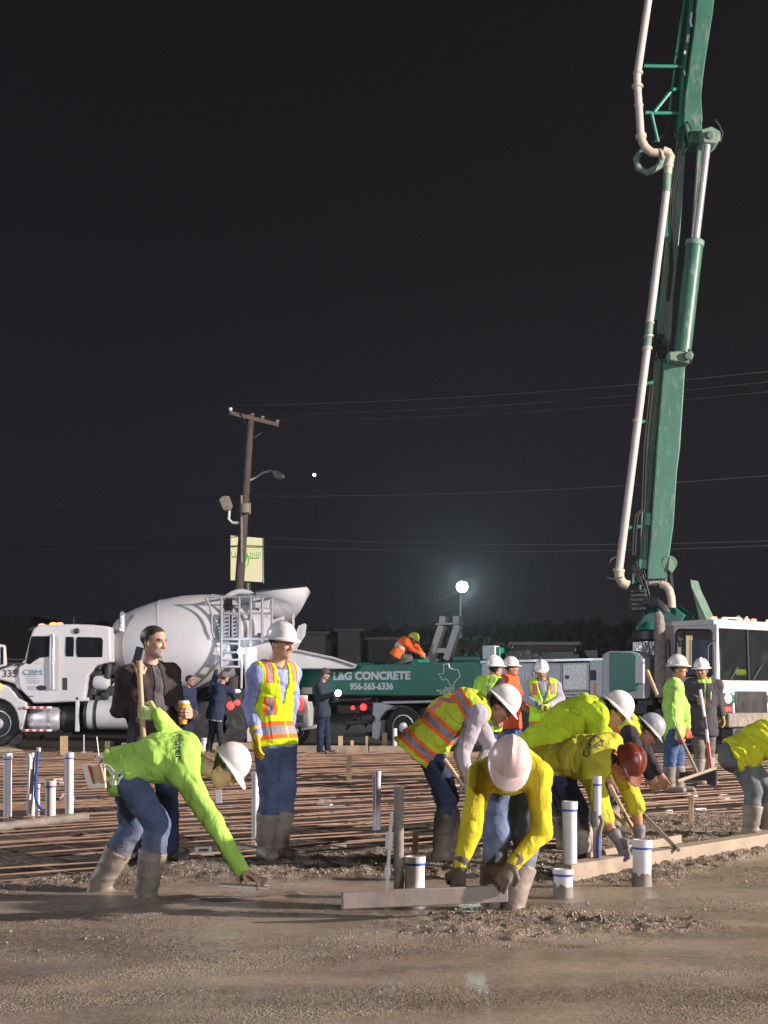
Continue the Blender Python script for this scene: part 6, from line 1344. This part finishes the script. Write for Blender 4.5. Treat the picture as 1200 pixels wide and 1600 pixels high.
# trowels hanging at his belt
Y = 8.62; q = lambda x,y,d=0.: at(x,y,Y)+np.array([0,d,0])
t = empty('belt_float', q(145,1230), 'pale rectangular hand float hanging behind the belt of the lime green bending worker', 'float')
MB().prism([q(x,y) for x,y in ((126.5,1193.5),(163,1194),(165,1231.5),(137.5,1232))], (.004,.012,0)).obj('blade', M['float_plate'], t, bevel=.002)
MB().tube([q(148,1197,-.03),q(153,1222,-.03)], .016).obj('handle', M['wood'], t); MB().prism([q(x,y,-.02) for x,y in ((139,1195.5),(145,1197.5),(151,1223),(147,1222))], (0,.01,0)).obj('bracket', M['red'], t)
t2 = empty('belt_trowel', q(165,1230,.02), 'steel finishing trowel with wooden handle hanging in front of the belt float', 'trowel')
MB().prism([q(x,y,-.05) for x,y in ((155,1193),(160,1193),(167,1221),(161,1222))], (0,.02,0)).obj('handle', M['wood'], t2, bevel=.004)
w_ = MB()
for pts in (((162,1196),(171,1201),(180,1209),(170,1218),(163,1222)),((160,1192),(172,1196),(181,1207)),((180,1209),(192,1202)),((178,1210),(177,1226),(184,1222),(193,1212)),((146,1190),(149,1186),(154,1188))): w_.tube([q(x,y,-.03) for x,y in pts], .006, n=6)
w_.obj('wire_frame', M['alu'], t2); MB().cyl(q(177,1220,-.03), q(177,1227,-.03), .010).cyl(q(181,1219,-.03), q(181,1226,-.03), .010).obj('clip', M['pvc'], t2)
# phone and cup
g = A['phone']; pr = g['hands'][-1]; pc = (pr[1][0]+pr[2][0])/2
hf = dirv(-28,-4); ear = g['head']+np.cross(np.array([0,0,1.]), hf)*-.095*1.0
o = MB().box(at(215,1027,g['arms'][-1][1][1]-.03), (.075,.014,.155), nrm(np.array([.85,-.5,-.2])), nrm(np.array([.22,.1,1]))).obj('phone', M['black'], bevel=.006); tag(o, 'dark phone held to the ear of the man in the open jacket', 'phone')
Wl = g['arms'][1][1]; c = Wl+nrm(np.array([-.05,-.9,.12]))*.07+np.array([-.048,0,-.075])
t = empty('coffee_cup', c, 'orange paper coffee cup with pale lid in the hand of the phone man', 'cup')
MB().lathe(c, (0.02,0,1), [(0,.028),(.15,.042)], n=24).obj('cup', M['cardboard'], t); MB().lathe(c+[.003,0,.148], (0.02,0,1), [(0,.045),(.008,.045),(.012,.041),(.022,.039),(.024,.001)], n=24, close=False).obj('lid', M['cup_lid'], t)
MB().lathe(c, (.02,0,1), [(.035,.0317),(.035,.034),(.05,.0362),(.05,.034)], n=24, close=False).obj('label', M['cup_lid'], t)
# the screed board
g = A['board']; a = at(534,1382,7.80); b = at(792,1378,8.02); a[2] = .115; b[2] = .125
o = MB().bar(a, b, .045, .092).obj('screed_board', M['grey_wood'], bevel=.006); tag(o, 'long mortar-smeared screed board pulled by the crouching yellow worker', 'board')
# other handles
def handle(px0, py0, px1, py1, D0, D1, r, label, m='wood', name='tool_handle', cat='handle'):
    a = at(px0,py0,D0); b = at(px1,py1,D1); o = MB().cyl(a, b, r, r*.9, n=12).obj(name, M[m]); return tag(o, label, cat)
Wb = A['orange_back']['arms'][-1][1]
handle(694,1186,724,1228,Wb[1]-.05,Wb[1]-.05,.016,'short wooden tool handle in the grip of the worker in the grey hoodie','wood')
t = empty('concrete_rake', at(1092,1214,17.9)*[1,1,0], 'grey rake handle slanting from the red glove of the standing green worker', 'rake')
Wg = A['green_stand']['arms'][-1][1]; MB().cyl(at(1056,1136,Wg[1]-.02), at(1091,1211,17.9), .020, n=10).obj('handle', M['form_wood'], t); MB().box(at(1090,1213,17.9), (.45,.04,.10), (1,-.3,0)).obj('blade', M['dark_steel'], t)
t = empty('shovel', at(1112,1222,19.2)*[1,1,0], 'red and white shovel standing in front of the charcoal jacket worker', 'shovel')
MB().cyl(at(1094,1078,19.5), at(1101,1120,19.4), .020).obj('upper_shaft', M['tape'], t); MB().cyl(at(1101.2,1121,19.4), at(1104,1140,19.35), .021).obj('grip', M['dark_steel'], t)
MB().cyl(at(1104,1140,19.35), at(1106,1160,19.3), .020).obj('white_shaft', M['tape'], t); MB().cyl(at(1106,1160,19.3), at(1112,1206,19.2), .024).obj('red_shaft', M['red'], t); MB().box(at(1113,1215,19.2), (.03,.22,.20), (1,.3,0)).obj('blade', M['dark_steel'], t)
handle(1011,1048,1027,1086,19.6,19.4,.028,'thick pale pole end rising behind the green standing worker','wood')
handle(1058,1221,1118,1200,16.6,17.4,.022,'wooden pole lying slanted in front of the boots of the two standing workers','form_wood','wooden_pole','pole')
handle(953,1228,1002,1320,10.9,10.2,.016,'pale tool handle slanting under the face of the brown hard hat worker','wood')
handle(1000,1268,1060,1328,11.2,10.4,.018,'grey stake handle leaning down to the timber form','form_wood')
handle(938,1250,990,1302,11.6,11.0,.018,'pale handle behind the taped slender pipe','wood')
c = at(527,1083,30.4); t = empty('flashlight', c, 'lit flashlight held by the man in dark navy clothes', 'flashlight')
MB().cyl(c+[-.14,.02,.0], c, .025).obj('barrel', M['black'], t); MB().sphere(c+[0.02,-.03,0], .07).obj('lens', M['lamp_cool'], t)
o = MB().prism([at(x,y,10.2) for x,y in ((337,1234),(346,1234),(347,1255),(337,1255))], (0,.01,0)).obj('paper_tag', M['cup_lid']); tag(o, 'small pale tag fixed upright on the mat beside the bending worker', 'tag')
# ================================================================ night haze: one closed box of thin air
def haze():
    m = bpy.data.materials.new('haze_air'); m.use_nodes = True; nt = m.node_tree; nt.nodes.clear()
    out = nt.nodes.new('ShaderNodeOutputMaterial'); v = nt.nodes.new('ShaderNodeVolumePrincipled')
    v.inputs['Color'].default_value = (.88,.86,.94,1); v.inputs['Density'].default_value = .0007; v.inputs['Anisotropy'].default_value = .75
    nt.links.new(v.outputs[0], out.inputs['Volume'])
    o = MB().box((0, 95, 24), (500, 290, 52)).obj('haze', m, smooth=False); o['kind'] = 'stuff'; o['label'] = 'thin damp night air round the lamps'
haze()
